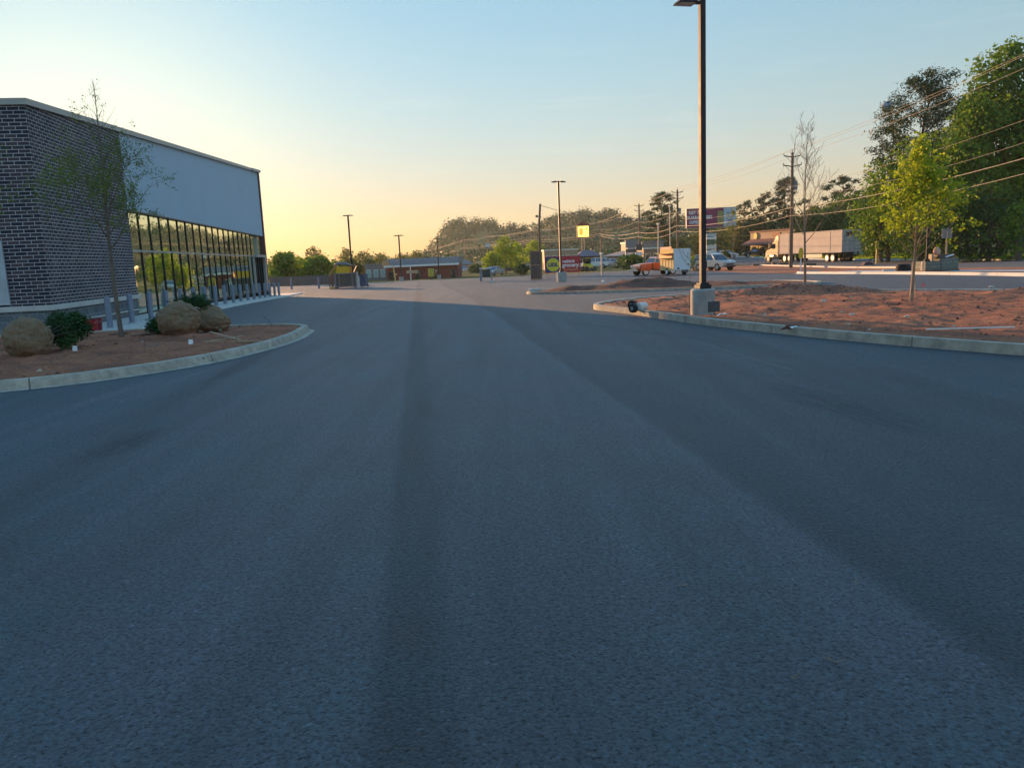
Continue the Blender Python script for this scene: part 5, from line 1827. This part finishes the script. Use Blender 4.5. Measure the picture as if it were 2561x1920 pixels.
# low clutter at the foot of the nearest utility pole
q = gr(1905, 664)
b = MB().box((0, 0, .1), (2.2, .25, .2)).box((1.6, .3, .14), (.5, .4, .28)).box((2.7, .0, .1), (1.2, .2, .2), rz=.3)
t = b.build('timber_pile', WOOD)
t.location = q
tag(t, 'low pile of dark timbers left of the nearest utility pole', 'timber pile')
q = gr(2025, 664)
t = MB().box((0, 0, .12), (1.3, .4, .24), rz=-.25).build('timber_pile', BROWNB)
t.location = q
tag(t, 'dark plank heap right of the nearest utility pole', 'timber pile')
q = gr(2168, 663)
t = MB().prism([(-.5, 0), (-.3, .3), (.1, .34), (.55, .1), (.6, 0)], -.4, .4).build('dirt_heap', mat('dark heap', (0.10, 0.06, 0.07), .9, bump=.5), bevel=.05)
t.location = q
tag(t, 'small dark heap on the pavement before the rear of the semi trailer', 'heap')

# ------------------------------------------------------------------ distant buildings


def block_building(label, D, x0, x1, ytop, ybase, wallm, roofm, depth=10, rot=0.0, roof='flat', name='low_building', windows=0, winm=None, rh=1.0, awn=None, cat='building', wid=None):
    p0, p1 = at(x0, ybase, D), at(x1, ybase, D)
    cxm = (p0.x + p1.x) / 2
    w = wid or p1.x - p0.x
    zb = min(gz(cxm, D), at((x0 + x1) / 2, ybase, D).z)
    t = thing(name, label, cat, (cxm, D, zb), rot)
    h = at((x0 + x1) / 2, ytop, D).z - zb
    hw = h - (rh if roof != 'flat' else 0)
    MB().box((0, depth / 2, hw / 2 - .5), (w, depth, hw + 1)).build('wall', wallm, t)
    if roof == 'hip':
        b = MB()
        o_ = .5
        b.add([(-w / 2 - o_, -o_, hw), (w / 2 + o_, -o_, hw), (w / 2 + o_, depth + o_, hw), (-w / 2 - o_, depth + o_, hw), (-w / 2 + 1.5, depth / 2, h), (w / 2 - 1.5, depth / 2, h)],
              [(0, 1, 5, 4), (1, 2, 5), (2, 3, 4, 5), (3, 0, 4), (3, 2, 1, 0)])
        b.build('roof', roofm, t)
    elif roof == 'mansard':
        b = MB()
        b.prism([(-.6, hw), (depth, hw), (depth, h), (.9, h)], -w / 2 - .3, w / 2 + .3)
        o = b.build('roof', roofm, t)
        o.data.transform(Matrix(((0, 1, 0, 0), (1, 0, 0, 0), (0, 0, 1, 0), (0, 0, 0, 1))))
        o.data.flip_normals()
    else:
        MB().box((0, depth / 2, hw + .1), (w + .3, depth + .3, .25)).build('roof', roofm, t)
    for i in range(windows):
        x = -w / 2 + w * (i + .5) / windows
        f_ = MB().box((x, -.03, hw * .48), (w / windows * .66, .08, hw * .5)).build('window', WHITE2, t)
        MB().box((x, -.075, hw * .48), (w / windows * .56, .02, hw * .43)).build('pane', winm or CARGLASS, f_)
    return t, w, hw, h


t, w, hw, h = block_building('long low shop with grey roof, white fascia and maroon walls beyond the car park', 125, 970, 1146, 645, 706, MAROON, ROOFG, depth=12, roof='mansard', windows=0, rh=1.1)
MB().box((0, -.75, hw - .05), (w + .7, .12, .3)).build('fascia', WHITE, t)
for i in (0, 3, 5, 7):
    x = -w / 2 + w * (i + .5) / 8
    f_ = MB().box((x, -.03, hw * .40), (.9, .08, hw * .62)).build('window', BROWNB, t)
    MB().box((x, -.08, hw * .40), (.76, .02, hw * .54)).build('pane', CARGLASS, f_)
b = MB()
for i in (0, 1, 4):
    b.box((-w / 2 + .2 + i * (w - .4) / 4, -.55, hw / 2 - .2), (.12, .12, hw))
b.build('column', MAROON, t)
MB().box((-w / 2 - .1, -.5, hw + .35), (1.1, .3, 1.1)).build('gable_board', mat('orange tan board', (0.55, 0.30, 0.13), .7), t)
block_building('small grey shed with teal sheeting left of the low shop', 132, 915, 968, 663, 703, GREY, GREY, depth=6, windows=3, winm=TEAL)
t, w, hw, h = block_building('low brick house with an orange lit front behind the parked cars', 150, 1500, 1575, 628, 652, mat('orange brick', (0.36, 0.17, 0.09), .8, var=.2), ROOFG, depth=7, rot=R(-72), wid=11, roof='hip', windows=4, winm=mat('amber pane', (0.45, 0.26, 0.08), .3), rh=1.0)
block_building('dark roofed long shop right of the red banner', 165, 1445, 1503, 625, 652, mat('dark brown wall', (0.10, 0.075, 0.07), .8), mat('slate violet roof', (0.12, 0.11, 0.14), .8), depth=9, roof='hip', windows=4, rh=1.3)
block_building('pale shopfront behind the red banner', 150, 1362, 1446, 626, 660, TAN, WHITE2, depth=8, windows=5)
block_building('beige block behind the grey pylon sign', 160, 1570, 1660, 606, 652, mat('beige grey wall', (0.30, 0.27, 0.22), .8), GREY, depth=9, windows=5)
block_building('tan brick shop behind the orange pickup', 140, 1610, 1672, 622, 650, mat('tan brick', (0.32, 0.19, 0.11), .8), WHITE2, depth=8, windows=3)
block_building('pale grey house left of the yellow green trees', 175, 1180, 1225, 652, 693, PALEBLUE, mat('orange tile', (0.45, 0.22, 0.10), .8), depth=8, roof='hip', windows=3, rh=1.0)
block_building('white house behind the yellow green trees', 170, 1230, 1330, 655, 690, WHITE2, mat('brown tile', (0.30, 0.18, 0.12), .8), depth=8, roof='hip', windows=6, rh=1.0)
block_building('small pink brick house between the round sign and the lamp pole', 180, 1147, 1178, 648, 690, mat('pink brick', (0.34, 0.22, 0.19), .8), ROOFG, depth=8, roof='hip', windows=2, rh=1.2)
block_building('grey warehouse behind the bare woods right of the pylon sign', 190, 1785, 1880, 600, 642, mat('grey warehouse wall', (0.24, 0.25, 0.25), .7), GREY, depth=14, windows=0)
# restaurant with awning
t, w, hw, h = block_building('restaurant with red awning and round yellow sign behind the semi truck', 148, 1874, 1985, 578, 642, mat('warm stucco', (0.46, 0.30, 0.19), .8), ROOFR, depth=9, rot=R(-74), windows=0, name='restaurant', wid=14)
MB().prism([(-2.1, hw * .52), (.0, hw * .72), (.0, hw * .55), (-2.1, hw * .47)], -w / 2, w / 2).build('awning', ROOFR, t).data.transform(Matrix(((0, 1, 0, 0), (1, 0, 0, 0), (0, 0, 1, 0), (0, 0, 0, 1))))
MB().cyl((-w * .36, -.1, hw * .85), (-w * .36, -.2, hw * .85), .62, n=20).build('round_sign', YELLOW, t)
MB().box((w * .1, -.06, hw * .87), (2.4, .08, .6)).build('name_board', mat('rust board', (0.40, 0.10, 0.05), .7), t)
for i in range(5):
    x = -w / 2 + w * (i + .5) / 5
    f_ = MB().box((x, -.04, hw * .24), (w / 5 * .86, .08, hw * .4)).build('window', YELLOW, t)
    MB().box((x, -.09, hw * .24), (w / 5 * .6, .02, hw * .3)).build('pane', CARGLASS, f_)
# fence / low wall past the entrance
a, c = at(700, 706, 100), at(845, 704, 100)
t = MB().box((0, 0, .55), (c.x - a.x + 3, .15, 1.3)).build('low_wall', mat('grey brown fence', (0.15, 0.125, 0.12), .8))
t.location = ((a.x + c.x) / 2 - 1, 104, gz(a.x, 104))
tag(t, 'low grey brown wall before the green trees past the shop', 'wall')
# small signs before the low shop
q = at(1028, 702, 106)
g0 = gz(q.x, 106)
t = thing('wooden_sign', 'pale timber cross sign on a white post before the low shop', 'sign', (q.x, 106, g0), 0)
MB().box((0, 0, .9), (.12, .1, 1.8)).build('post', WHITE, t)
MB().box((.25, -.06, 1.15), (1.6, .05, .4)).build('board', WOODP, t)
q = at(989, 704, 106)
t = thing('marker_post', 'leaning pale post at the left end of the low shop', 'post', (q.x, 106, gz(q.x, 106)), 0)
MB().bar((0, 0, -.1), (-.15, 0, 2.1), .25, .12).box((.1, 0, .9), (.3, .1, .2)).build('post', CREAM, t)
q = at(1088, 698, 108)
t = thing('electric_cabinet', 'yellow cabinet in front of the low shop', 'cabinet', (q.x - .4, 107, gz(q.x, 107)), 0)
MB().box((0, 0, .95), (.75, .5, 1.1)).build('cabinet', mat('olive yellow', (0.42, 0.36, 0.06), .6), t, bevel=.04)
MB().box((0, 0, .2), (.4, .3, .5)).build('plinth', WOOD, t)
q = gr(1205, 704)
t = thing('notice_stand', 'blue grey notice stand at the far edge of the car park', 'stand', (q.x, q.y + 1, q.z), 0)
MB().box((.4, 0, 1.28), (1.3, .5, .1)).build('top', PALEBLUE, t)
MB().box((-.1, 0, .6), (.2, .4, 1.25)).box((.95, .0, .6), (.1, .4, 1.25)).build('leg', mat('blue grey post', (0.16, 0.22, 0.3), .6), t)
MB().box((.45, .1, .75), (.8, .1, .8)).build('panel', mat('dark green panel', (0.06, 0.09, 0.08), .6), t)

# cell mast with a round dish behind the pines
D = 150
c_ = at(2219, 268, D)
m_ = at(2200, 300, D)
g0 = gz(c_.x, D)
t = thing('radio_mast', 'thin radio mast with a round dish at the pine tops', 'mast', (c_.x - .9, D, g0), 0)
H = c_.z - g0
b = MB()
for s in (0, 1, 2):
    a = 2.1 * s
    b.cyl((math.cos(a) * .3, math.sin(a) * .3, -.5), (math.cos(a) * .3, math.sin(a) * .3, H + .6), .05, n=5)
for k in range(int(H / 1.2)):
    b.bar((.3, 0, k * 1.2), (-.15, .26, k * 1.2 + .6), .03, .03).bar((-.15, .26, k * 1.2 + .6), (.3, 0, k * 1.2 + 1.2), .03, .03)
b.build('lattice', GREYM, t)
MB().lathe([(.02, -1.05), (.75, -.85), (1.1, -.2), (1.12, .1), (1.0, .6), (.6, .95), (.02, 1.1)], (1.0, 0, H), n=20).build('dish', mat('blue grey dish', (0.22, 0.28, 0.33), .6), t, smooth=True)
MB().bar((0, 0, H - .6), (1, 0, H - .6), .1, .1).build('bracket', DGREY, t)

# ------------------------------------------------------------------ utility poles and wires
PT = []
P1 = Vector((29.3, 38, gz(29, 38) + 11.7))
tops = [P1] + [at(px, py, D) for px, py, D in ((1982, 382, 79), (1694, 475, 120), (1598, 510, 151), (1502, 556, 228), (1328, 577, 280), (1222, 592, 330), (1161, 600, 357), (1066, 627, 430))]
desc = ['utility pole outside the right edge of the photo carrying the wires', 'nearest utility pole with two short crossarms, behind the bare young tree', 'utility pole right of the dark central pine', 'utility pole left of the dark central pine',
        'thin grey utility pole right of the glowing yellow sign', 'distant utility pole left of the bare wooden pole', 'distant utility pole above the yellow green trees', 'distant utility pole beside the rounded beige sign', 'farthest utility pole at the left foot of the wooded hill']
for i, p in enumerate(tops):
    g0 = gz(p.x, p.y)
    h = p.z - g0
    t = thing('utility_pole', desc[i], 'utility pole', (p.x, p.y, g0), 0, 'utility poles along the street')
    k = 1 + i * .12
    MB().tube([(0, 0, -3), (0, 0, 0), (.01, 0, h * .5), (0, 0, h)], [.17 * k, .165 * k, .14 * k, .11 * k], 9).build('shaft', WOOD, t, smooth=True)
    for z, hw_ in ((h - .45, .85), (h - 1.35, .9)):
        MB().bar((-hw_, 0, z + .18), (0, -.1, z), .09, .1).bar((hw_, 0, z + .18), (0, -.1, z), .09, .1).bar((-hw_ * .8, -.05, z + .1), (0, -.1, z - .6), .03, .03).bar((hw_ * .8, -.05, z + .1), (0, -.1, z - .6), .03, .03).build('crossarm', WOOD, t)
        b = MB()
        for s in (-1, 1):
            b.cyl((s * hw_, 0, z + .2), (s * hw_, 0, z + .42), .045, .03, n=7)
        b.build('insulator', GREY, t)
    MB().cyl((0, 0, h), (0, 0, h + .32), .04, .03, n=7).build('top_pin', GREY, t)
    if i in (1, 2):
        MB().cyl((.34, 0, h - 3.6), (.34, 0, h - 2.7), .2, n=12).build('transformer', GREY, t, smooth=True)
wires = [('topmost thin wire on the pole tops', 0, .32, .35, .011), ('thin wire on the left ends of the upper crossarms', -.85, -.05, .5, .011), ('thin wire on the right ends of the upper crossarms', .85, -.05, .5, .011),
         ('thin wire on the left ends of the lower crossarms', -.5, -3.3, .6, .010), ('thin slack wire below the lower crossarms', .2, -4.2, .8, .010),
         ('thick bright communication cable, the upper of the two heavy ones', -.18, -5.3, .55, .023), ('thick communication cable, the lower of the two heavy ones', -.2, -6.1, .65, .018)]
over = Vector((30, -3, tops[0].z + .3))
for lb, ox, oz, sag, r_ in wires:
    pts, rs = [], []
    chain = [over] + tops
    for i, (a, c) in enumerate(zip(chain, chain[1:])):
        dz = oz * (1 if i < 5 else .62)
        dz2 = oz * (1 if i < 4 else .62)
        n_ = 10
        for k in range(n_ + (1 if i == len(chain) - 2 else 0)):
            f = k / n_
            p = a.lerp(c, f)
            p.z += (dz + (dz2 - dz) * f) - 4 * sag * f * (1 - f)
            p.x += ox
            p.y -= .18 if abs(ox) < .3 else 0
            pts.append(p)
            rs.append(r_ * (1 + max(0, p.y - 40) * .006))
    tag(MB().tube(pts, rs, 5).build('power_line', mat('aged cable', (0.36, 0.31, 0.25), .7, 0, spec=.2)), lb, 'wire', 'wires between the utility poles')
# wire from the bare wooden pole to the nearest pole line
a, c = tp_ + Vector((0, 0, -.15)), tops[2] + Vector((0, 0, -2.6))
pts = []
for k in range(19):
    f = k / 18
    p = a.lerp(c, f)
    p.z -= 4 * 1.5 * f * (1 - f)
    pts.append(p)
tag(MB().tube(pts, .022, 5).build('power_line', DGREY), 'single sagging wire from the bare wooden pole to the street', 'wire')
for lb, px, py0, py1, D in (('thin service pole just left of the utility pole by the central pine', 1675, 515, 640, 118), ('thin grey pole rising behind the food trailer', 1646, 560, 640, 100), ('thin street light pole on the verge right of the red banner', 1504, 634, 684, 82)):
    p = at(px, py0, D)
    g0 = gz(p.x, D)
    t = thing('service_pole', lb, 'pole', (p.x, D, g0), 0)
    MB().cyl((0, 0, -.5), (0, 0, p.z - g0), .09, .07, n=8).build('shaft', GREYM, t, smooth=True)
    MB().box((0, -.05, p.z - g0), (.3, .2, .22)).build('cap', WHITE2, t)

# ------------------------------------------------------------------ trees in the distance


def tat(px, ytop, D):
    """base point and height of a tree whose tip shows at px, ytop"""
    p = at(px, ytop, D)
    g0 = gz(p.x, D)
    return (p.x, D, g0), p.z - g0


def bt(label, px, yt, D, w, lm, seed, **k):
    loc, h = tat(px, yt, D)
    return big_tree(label, loc, h, w, lm, seed, **k)


RG = 'trees across the street'
loc, h = tat(2322, 166, 92)
pine('tall dark pine with an open crown, the highest pine on the right', loc, h, 12.0, 31, crown0=.40, ncl=56, per=105, group=RG, leaf=.36)
loc, h = tat(2232, 278, 97)
pine('lower dark pine beside the round dish', loc, h, 8.0, 32, crown0=.3, ncl=34, per=105, group=RG, leaf=.36)
loc, h = tat(2420, 235, 99)
pine('dark pine top behind the tall pine, to its right', loc, h, 7.5, 33, crown0=.5, ncl=26, per=160, group=RG)
bt('fresh green tree filling the gap under the tall pine', 2330, 335, 84, 9.5, LEAF_G, 41, crown0=.12, ncl=34, per=85, leaf=.36, group=RG)
bt('fresh green tree under the lower pine, left of the bright young tree', 2215, 395, 86, 6.5, LEAF_G, 42, crown0=.12, ncl=26, per=95, leaf=.36, group=RG)
bt('tallest broadleaf tree at the right edge with a sunlit round top', 2535, 92, 82, 9.5, LEAF_G, 43, crown0=.22, ncl=46, per=105, leaf=.40, trunk_r=.4, group=RG)
bt('olive toned broadleaf tree between the tall pine and the tallest tree', 2440, 218, 80, 7.2, LEAF_G, 44, crown0=.15, ncl=40, per=105, leaf=.38, trunk_r=.32, group=RG)
bt('deep green tree behind the right edge of the photo', 2640, 150, 80, 10, LEAF_G, 45, crown0=.12, ncl=40, per=95, leaf=.42, trunk_r=.4, group=RG)
bt('dark tree low behind the square road sign', 2395, 470, 74, 6.0, LEAF_D, 46, crown0=.06, ncl=26, per=100, leaf=.32, group=RG)
bt('dark tree low under the tallest tree', 2480, 455, 73, 6.5, LEAF_D, 47, crown0=.05, ncl=28, per=100, leaf=.32, group=RG)
bt('bright green low tree at the right edge of the photo', 2560, 500, 70, 4.6, LEAF_G, 48, crown0=.05, ncl=24, per=110, leaf=.3, group=RG)
bt('dark tree low behind the far right lamp post', 2310, 500, 78, 6.2, LEAF_D, 49, crown0=.08, ncl=26, per=100, leaf=.32, group=RG)
bt('mid green low tree behind the yellow marker post', 2225, 500, 88, 6, LEAF_D, 50, crown0=.1, ncl=24, per=95, leaf=.34, group=RG)
bt('broad dark tree above the rear of the semi trailer', 2130, 488, 122, 9.5, LEAF_D, 51, crown0=.1, ncl=34, per=70, leaf=.42, group=RG)
bt('olive tree above the middle of the semi trailer', 2040, 515, 126, 7.5, LEAF_B, 52, crown0=.1, ncl=28, per=70, leaf=.42, group=RG)
bt('dark tree between the semi trailer and the lower pine', 2178, 470, 112, 7, LEAF_D, 53, crown0=.08, ncl=28, per=75, leaf=.4, group=RG)
loc, h = tat(2108, 436, 165)
pine('distant pine above the semi trailer', loc, h, 8.5, 34, crown0=.45, ncl=30, per=90, group=RG, leaf=.55)
loc, h = tat(1962, 440, 172)
pine('distant pine behind the nearest utility pole', loc, h, 9.0, 35, crown0=.4, ncl=34, per=80, group=RG, leaf=.55)
loc, h = tat(1915, 478, 176)
pine('distant pine left of the nearest utility pole', loc, h, 7.5, 36, crown0=.4, ncl=26, per=80, group=RG, leaf=.55)
loc, h = tat(1862, 502, 180)
pine('distant pine right of the billboard', loc, h, 8, 37, crown0=.35, ncl=26, per=80, group=RG, leaf=.55)
loc, h = tat(1655, 478, 185)
pine('dark central pine with wide ragged crown behind the food trailer', loc, h, 9.4, 38, crown0=.16, ncl=44, per=95, group=RG, leaf=.55)
for i, (px, yt, D, w, lm, lb) in enumerate(((1905, 548, 182, 9, LEAF_D, 'dark tree behind the restaurant roof'), (1985, 545, 175, 8, LEAF_B, 'olive tree right of the restaurant'), (1850, 560, 186, 9, LEAF_B, 'olive tree under the billboard end'),
                                           (1795, 572, 175, 7, LEAF_B, 'olive brown tree under the billboard'), (1745, 588, 178, 7, LEAF_B, 'brownish tree left of the pylon sign'), (1700, 596, 170, 6, LEAF_B, 'brownish low tree behind the food trailer'),
                                           (1625, 590, 168, 6, LEAF_D, 'dark low tree left of the central pine'), (1735, 640, 84, 2.2, LEAF_G, 'small leafy green tree just left of the tall lamp post'),
                                           (1563, 640, 120, 3.2, LEAF_D, 'dark round bush behind the silver sedan'), (1585, 641, 108, 4.0, LEAF_D, 'dark clipped hedge behind the orange pickup'), (1814, 628, 118, 1.4, LEAF_B, 'small round bush on the lawn before the warehouse'))):
    bt(lb, px, yt, D, w, lm, 60 + i, crown0=.06 if w > 2.5 else .1, ncl=24 if w > 4 else 14, per=max(70, 420 / w), leaf=.42 if D > 100 else .22, trunk_r=.14, group='trees behind the street')
GRP = 'trees past the shop'
for i, (px, yt, D, w, lm, lb) in enumerate(((708, 632, 112, 4.8, LEAF_G, 'dense dark green tree just past the shop end'), (762, 645, 118, 4.2, LEAF_G, 'mid green tree second from the shop end'), (803, 640, 116, 4.0, LEAF_G, 'mid green tree left of the heaped skip'),
                                           (838, 655, 126, 3.8, LEAF_G, 'green tree behind the heaped skip'), (880, 650, 135, 4.2, LEAF_B, 'olive tree above the blue wheeled bin'), (925, 652, 142, 4.4, LEAF_B, 'olive tree behind the teal sheeted shed'),
                                           (783, 616, 150, 4.0, LEAF_B, 'taller airy tree above the green ones, left'), (863, 620, 152, 4.0, LEAF_B, 'taller airy tree above the heaped skip'), (725, 632, 158, 4.4, LEAF_B, 'airy tree top behind the dense dark tree'),
                                           (905, 628, 160, 4.2, LEAF_B, 'airy tree top between two lamp posts, left'), (950, 634, 165, 4.4, LEAF_B, 'airy tree top between two lamp posts, right'), (1005, 634, 175, 4, LEAF_B, 'airy tree top above the left end of the low shop'),
                                           (1042, 628, 178, 3.8, mat and LEAF_B, 'reddish airy tree top behind the low shop roof'))):
    air = 'airy' in lb
    bt(lb, px, yt, D, w, lm, 90 + i, crown0=.3 if air else .05, ncl=20, per=75 if air else 260, leaf=.36, trunk_r=.14, group=GRP)
for i, (px, yt, D, w, lm, lb) in enumerate(((1262, 594, 142, 5.2, LEAF_Y, 'tallest yellow green tree left of the brown board'), (1228, 632, 140, 4.0, LEAF_Y, 'lower yellow green tree left of the tallest one'), (1290, 610, 150, 4.0, LEAF_Y, 'yellow green tree right of the tallest one'),
                                           (1306, 660, 100, 2.0, LEAF_E, 'dark green bush left of the brown board'), (1190, 660, 160, 3, LEAF_D, 'dark green tree behind the notice stand'), (1335, 600, 175, 5, LEAF_Y, 'yellow green tree behind the brown board'), (1395, 640, 160, 5, LEAF_Y, 'pale green tree behind the red banner'))):
    bt(lb, px, yt, D, w, lm, 120 + i, crown0=.12, ncl=24, per=110 if w > 2.5 else 320, leaf=.40 if w > 2.5 else .2, trunk_r=.13, group='trees at the far edge of the car park')

# wooded hill
def hz(x, y):
    d = y - 520
    ridge = 0
    for cx_, hh_, wd in ((-22, 25, 30), (12, 20, 30), (52, 27, 40), (100, 21, 60), (170, 16, 70)):
        ridge = max(ridge, hh_ * math.exp(-((x - cx_) / wd) ** 4))
    # steep shoulder on the left
    ridge *= ss(-60, -33, x)
    return -2 + ridge * math.exp(-(d / 95) ** 2)


b = MB()
hx = [-70 + 6 * i for i in range(56)]
hy = [360 + 12 * i for i in range(28)]
n_ = len(hx)
b.add([(x, y, hz(x, y)) for y in hy for x in hx], [(j * n_ + i, j * n_ + i + 1, (j + 1) * n_ + i + 1, (j + 1) * n_ + i) for j in range(len(hy) - 1) for i in range(n_ - 1)])
structure(b.build('hill', GRASS, smooth=True))
r_ = np.random.default_rng(5)
cs, rd = [], []
while len(cs) < 900:
    x, y = r_.uniform(-62, 250), r_.uniform(380, 560)
    z = hz(x, y)
    if z < -1.2:
        continue
    s = r_.uniform(2.0, 4.2)
    cs.append((x, y, z + s * .6))
    rd.append(s)
P, T, O = clump_points(cs, rd, 8, 5, 1.0, .75)
o = leaf_mesh('far_woods', P, 1.3, LEAF_H, None, seed=5, tone=T, out=O, wild=.5)
o['kind'] = 'stuff'
o['label'] = 'hazy wooded hillside beyond the street'
# low far-off wood that closes the horizon to the right and behind the shop
cs, rd = [], []
for _ in range(900):
    a = r_.uniform(0, 1)
    x = 60 + 330 * a
    y = r_.uniform(200, 300) if x < 120 else r_.uniform(110, 260)
    s = r_.uniform(2.2, 4.5)
    cs.append((x, y, r_.uniform(1, 9)))
    rd.append(s)
for _ in range(420):
    x = r_.uniform(-140, 40)
    y = r_.uniform(230, 330)
    s = r_.uniform(1.5, 3)
    cs.append((x, y, r_.uniform(-1, 3.2)))
    rd.append(s)
P, T, O = clump_points(cs, rd, 7, 9, 1.0, .55)
o = leaf_mesh('far_woods', P, 1.0, LEAF_H, None, seed=9, tone=T, out=O, wild=.5)
o['kind'] = 'stuff'
o['label'] = 'low dark wood closing the horizon behind the street'
# rough grass along the far side of the street
r2 = np.random.default_rng(8)
n_ = 9000
x = 47 + 14 * r2.random(n_) ** 1.6
y = r2.uniform(52, 150, n_)
P = np.stack([x, y, np.array([gz(a, c) for a, c in zip(x, y)]) + .12], 1)
o = leaf_mesh('grass', P, .42, LEAF_Y, None, aspect=.25, up=.0, seed=4, droop=-1.2)
o['kind'] = 'stuff'

#@@PART4
# ------------------------------------------------------------------ air, sky and sun
SKY_K = 1.30
SUN_EL, SUN_AZ = R(6.8), R(-28.3)        # azimuth from +Y, negative to the left
hb_ = MB().box((60, 380, 18), (760, 1000, 44))
hz_o = hb_.build('haze', [])
mt, nt, out = nodes('haze air')
pv = N(nt, 'ShaderNodeVolumePrincipled')
pv.inputs['Color'].default_value = (0.80, 0.88, 0.92, 1)
pv.inputs['Density'].default_value = 0.00016
pv.inputs['Anisotropy'].default_value = 0.45
L(nt, pv.outputs[0], out.inputs['Volume'])
hz_o.data.materials.append(mt)
hz_o['kind'] = 'stuff'

w = bpy.data.worlds.new('World')
SC.world = w
w.use_nodes = True
nt = w.node_tree
nt.nodes.clear()
sky = nt.nodes.new('ShaderNodeTexSky')
sky.sky_type = 'NISHITA'
sky.sun_disc = False
sky.sun_elevation = SUN_EL
sky.sun_rotation = SUN_AZ
sky.altitude = 0
sky.air_density = 1.95
sky.dust_density = 0.1
sky.ozone_density = 3.2
gm = nt.nodes.new('ShaderNodeGamma')          # the phone's tone curve flattens the sky's huge range
gm.inputs[1].default_value = 0.5
tc = nt.nodes.new('ShaderNodeTexCoord')
sz = nt.nodes.new('ShaderNodeSeparateXYZ')
nt.links.new(tc.outputs['Generated'], sz.inputs[0])
tint = ramp(nt, sz.outputs[2], [(0.0, (.98, .96, 1.28)), (0.07, (.94, .97, 1.32)), (0.18, (.79, .97, 1.25)), (0.36, (.60, .93, 1.20)), (0.56, (.80, 1.30, 1.85)), (1.0, (.72, 1.25, 1.85))])
c = mix(nt, 1.0, gm.outputs[0], tint.outputs[0], 'MULTIPLY')
c = mix(nt, 1.0, c, (SKY_K, SKY_K, SKY_K), 'MULTIPLY')
vd = nt.nodes.new('ShaderNodeVectorMath')     # bright aureole of the low sun
vd.operation = 'DOT_PRODUCT'
vd.inputs[1].default_value = (math.sin(SUN_AZ) * math.cos(SUN_EL), math.cos(SUN_AZ) * math.cos(SUN_EL), math.sin(SUN_EL))
nt.links.new(tc.outputs['Generated'], vd.inputs[0])
au = math_n(nt, 'POWER', math_n(nt, 'MAXIMUM', vd.outputs['Value'], 0.0), 36.0)
c = mix(nt, au, c, (1.15, 0.84, 0.22), 'ADD')
mpw = N(nt, 'ShaderNodeMapping')              # faint high wisps
mpw.inputs['Scale'].default_value = (2.2, 2.2, 26)
mpw.inputs['Rotation'].default_value = (0.04, 0.05, 0.3)
nt.links.new(tc.outputs['Generated'], mpw.inputs[0])
wis = N(nt, 'ShaderNodeTexNoise', i_Scale=1.7, i_Detail=6.0, i_Roughness=0.62)
nt.links.new(mpw.outputs[0], wis.inputs['Vector'])
wf = ramp(nt, wis.outputs['Fac'], [(0.58, (0, 0, 0)), (0.88, (0.06, 0.06, 0.06))])
c = mix(nt, wf.outputs[0], c, (6.1, 5.5, 4.6))
bg = nt.nodes.new('ShaderNodeBackground')
bg.inputs[1].default_value = 0.15
wo = nt.nodes.new('ShaderNodeOutputWorld')
nt.links.new(sky.outputs[0], gm.inputs[0])
nt.links.new(c, bg.inputs[0])
nt.links.new(bg.outputs[0], wo.inputs[0])

sd = bpy.data.lights.new('sun', 'SUN')
sd.energy = 5.0
sd.angle = R(0.5)
sd.color = (1.0, 0.55, 0.24)
so = bpy.data.objects.new('sun', sd)
COL.objects.link(so)
dirv = Vector((math.sin(SUN_AZ) * math.cos(SUN_EL), math.cos(SUN_AZ) * math.cos(SUN_EL), math.sin(SUN_EL)))
so.rotation_euler = dirv.to_track_quat('Z', 'Y').to_euler()
so.location = (-30, 60, 40)

SC.view_settings.view_transform = 'Standard'
SC.view_settings.look = 'None'
SC.view_settings.exposure = 1.1
SC.view_settings.gamma = 1.0
SC.cycles.max_bounces = 6
SC.cycles.transparent_max_bounces = 8
SC.cycles.volume_bounces = 0
SC.cycles.use_denoising = True
SC.cycles.sample_clamp_indirect = 6.0
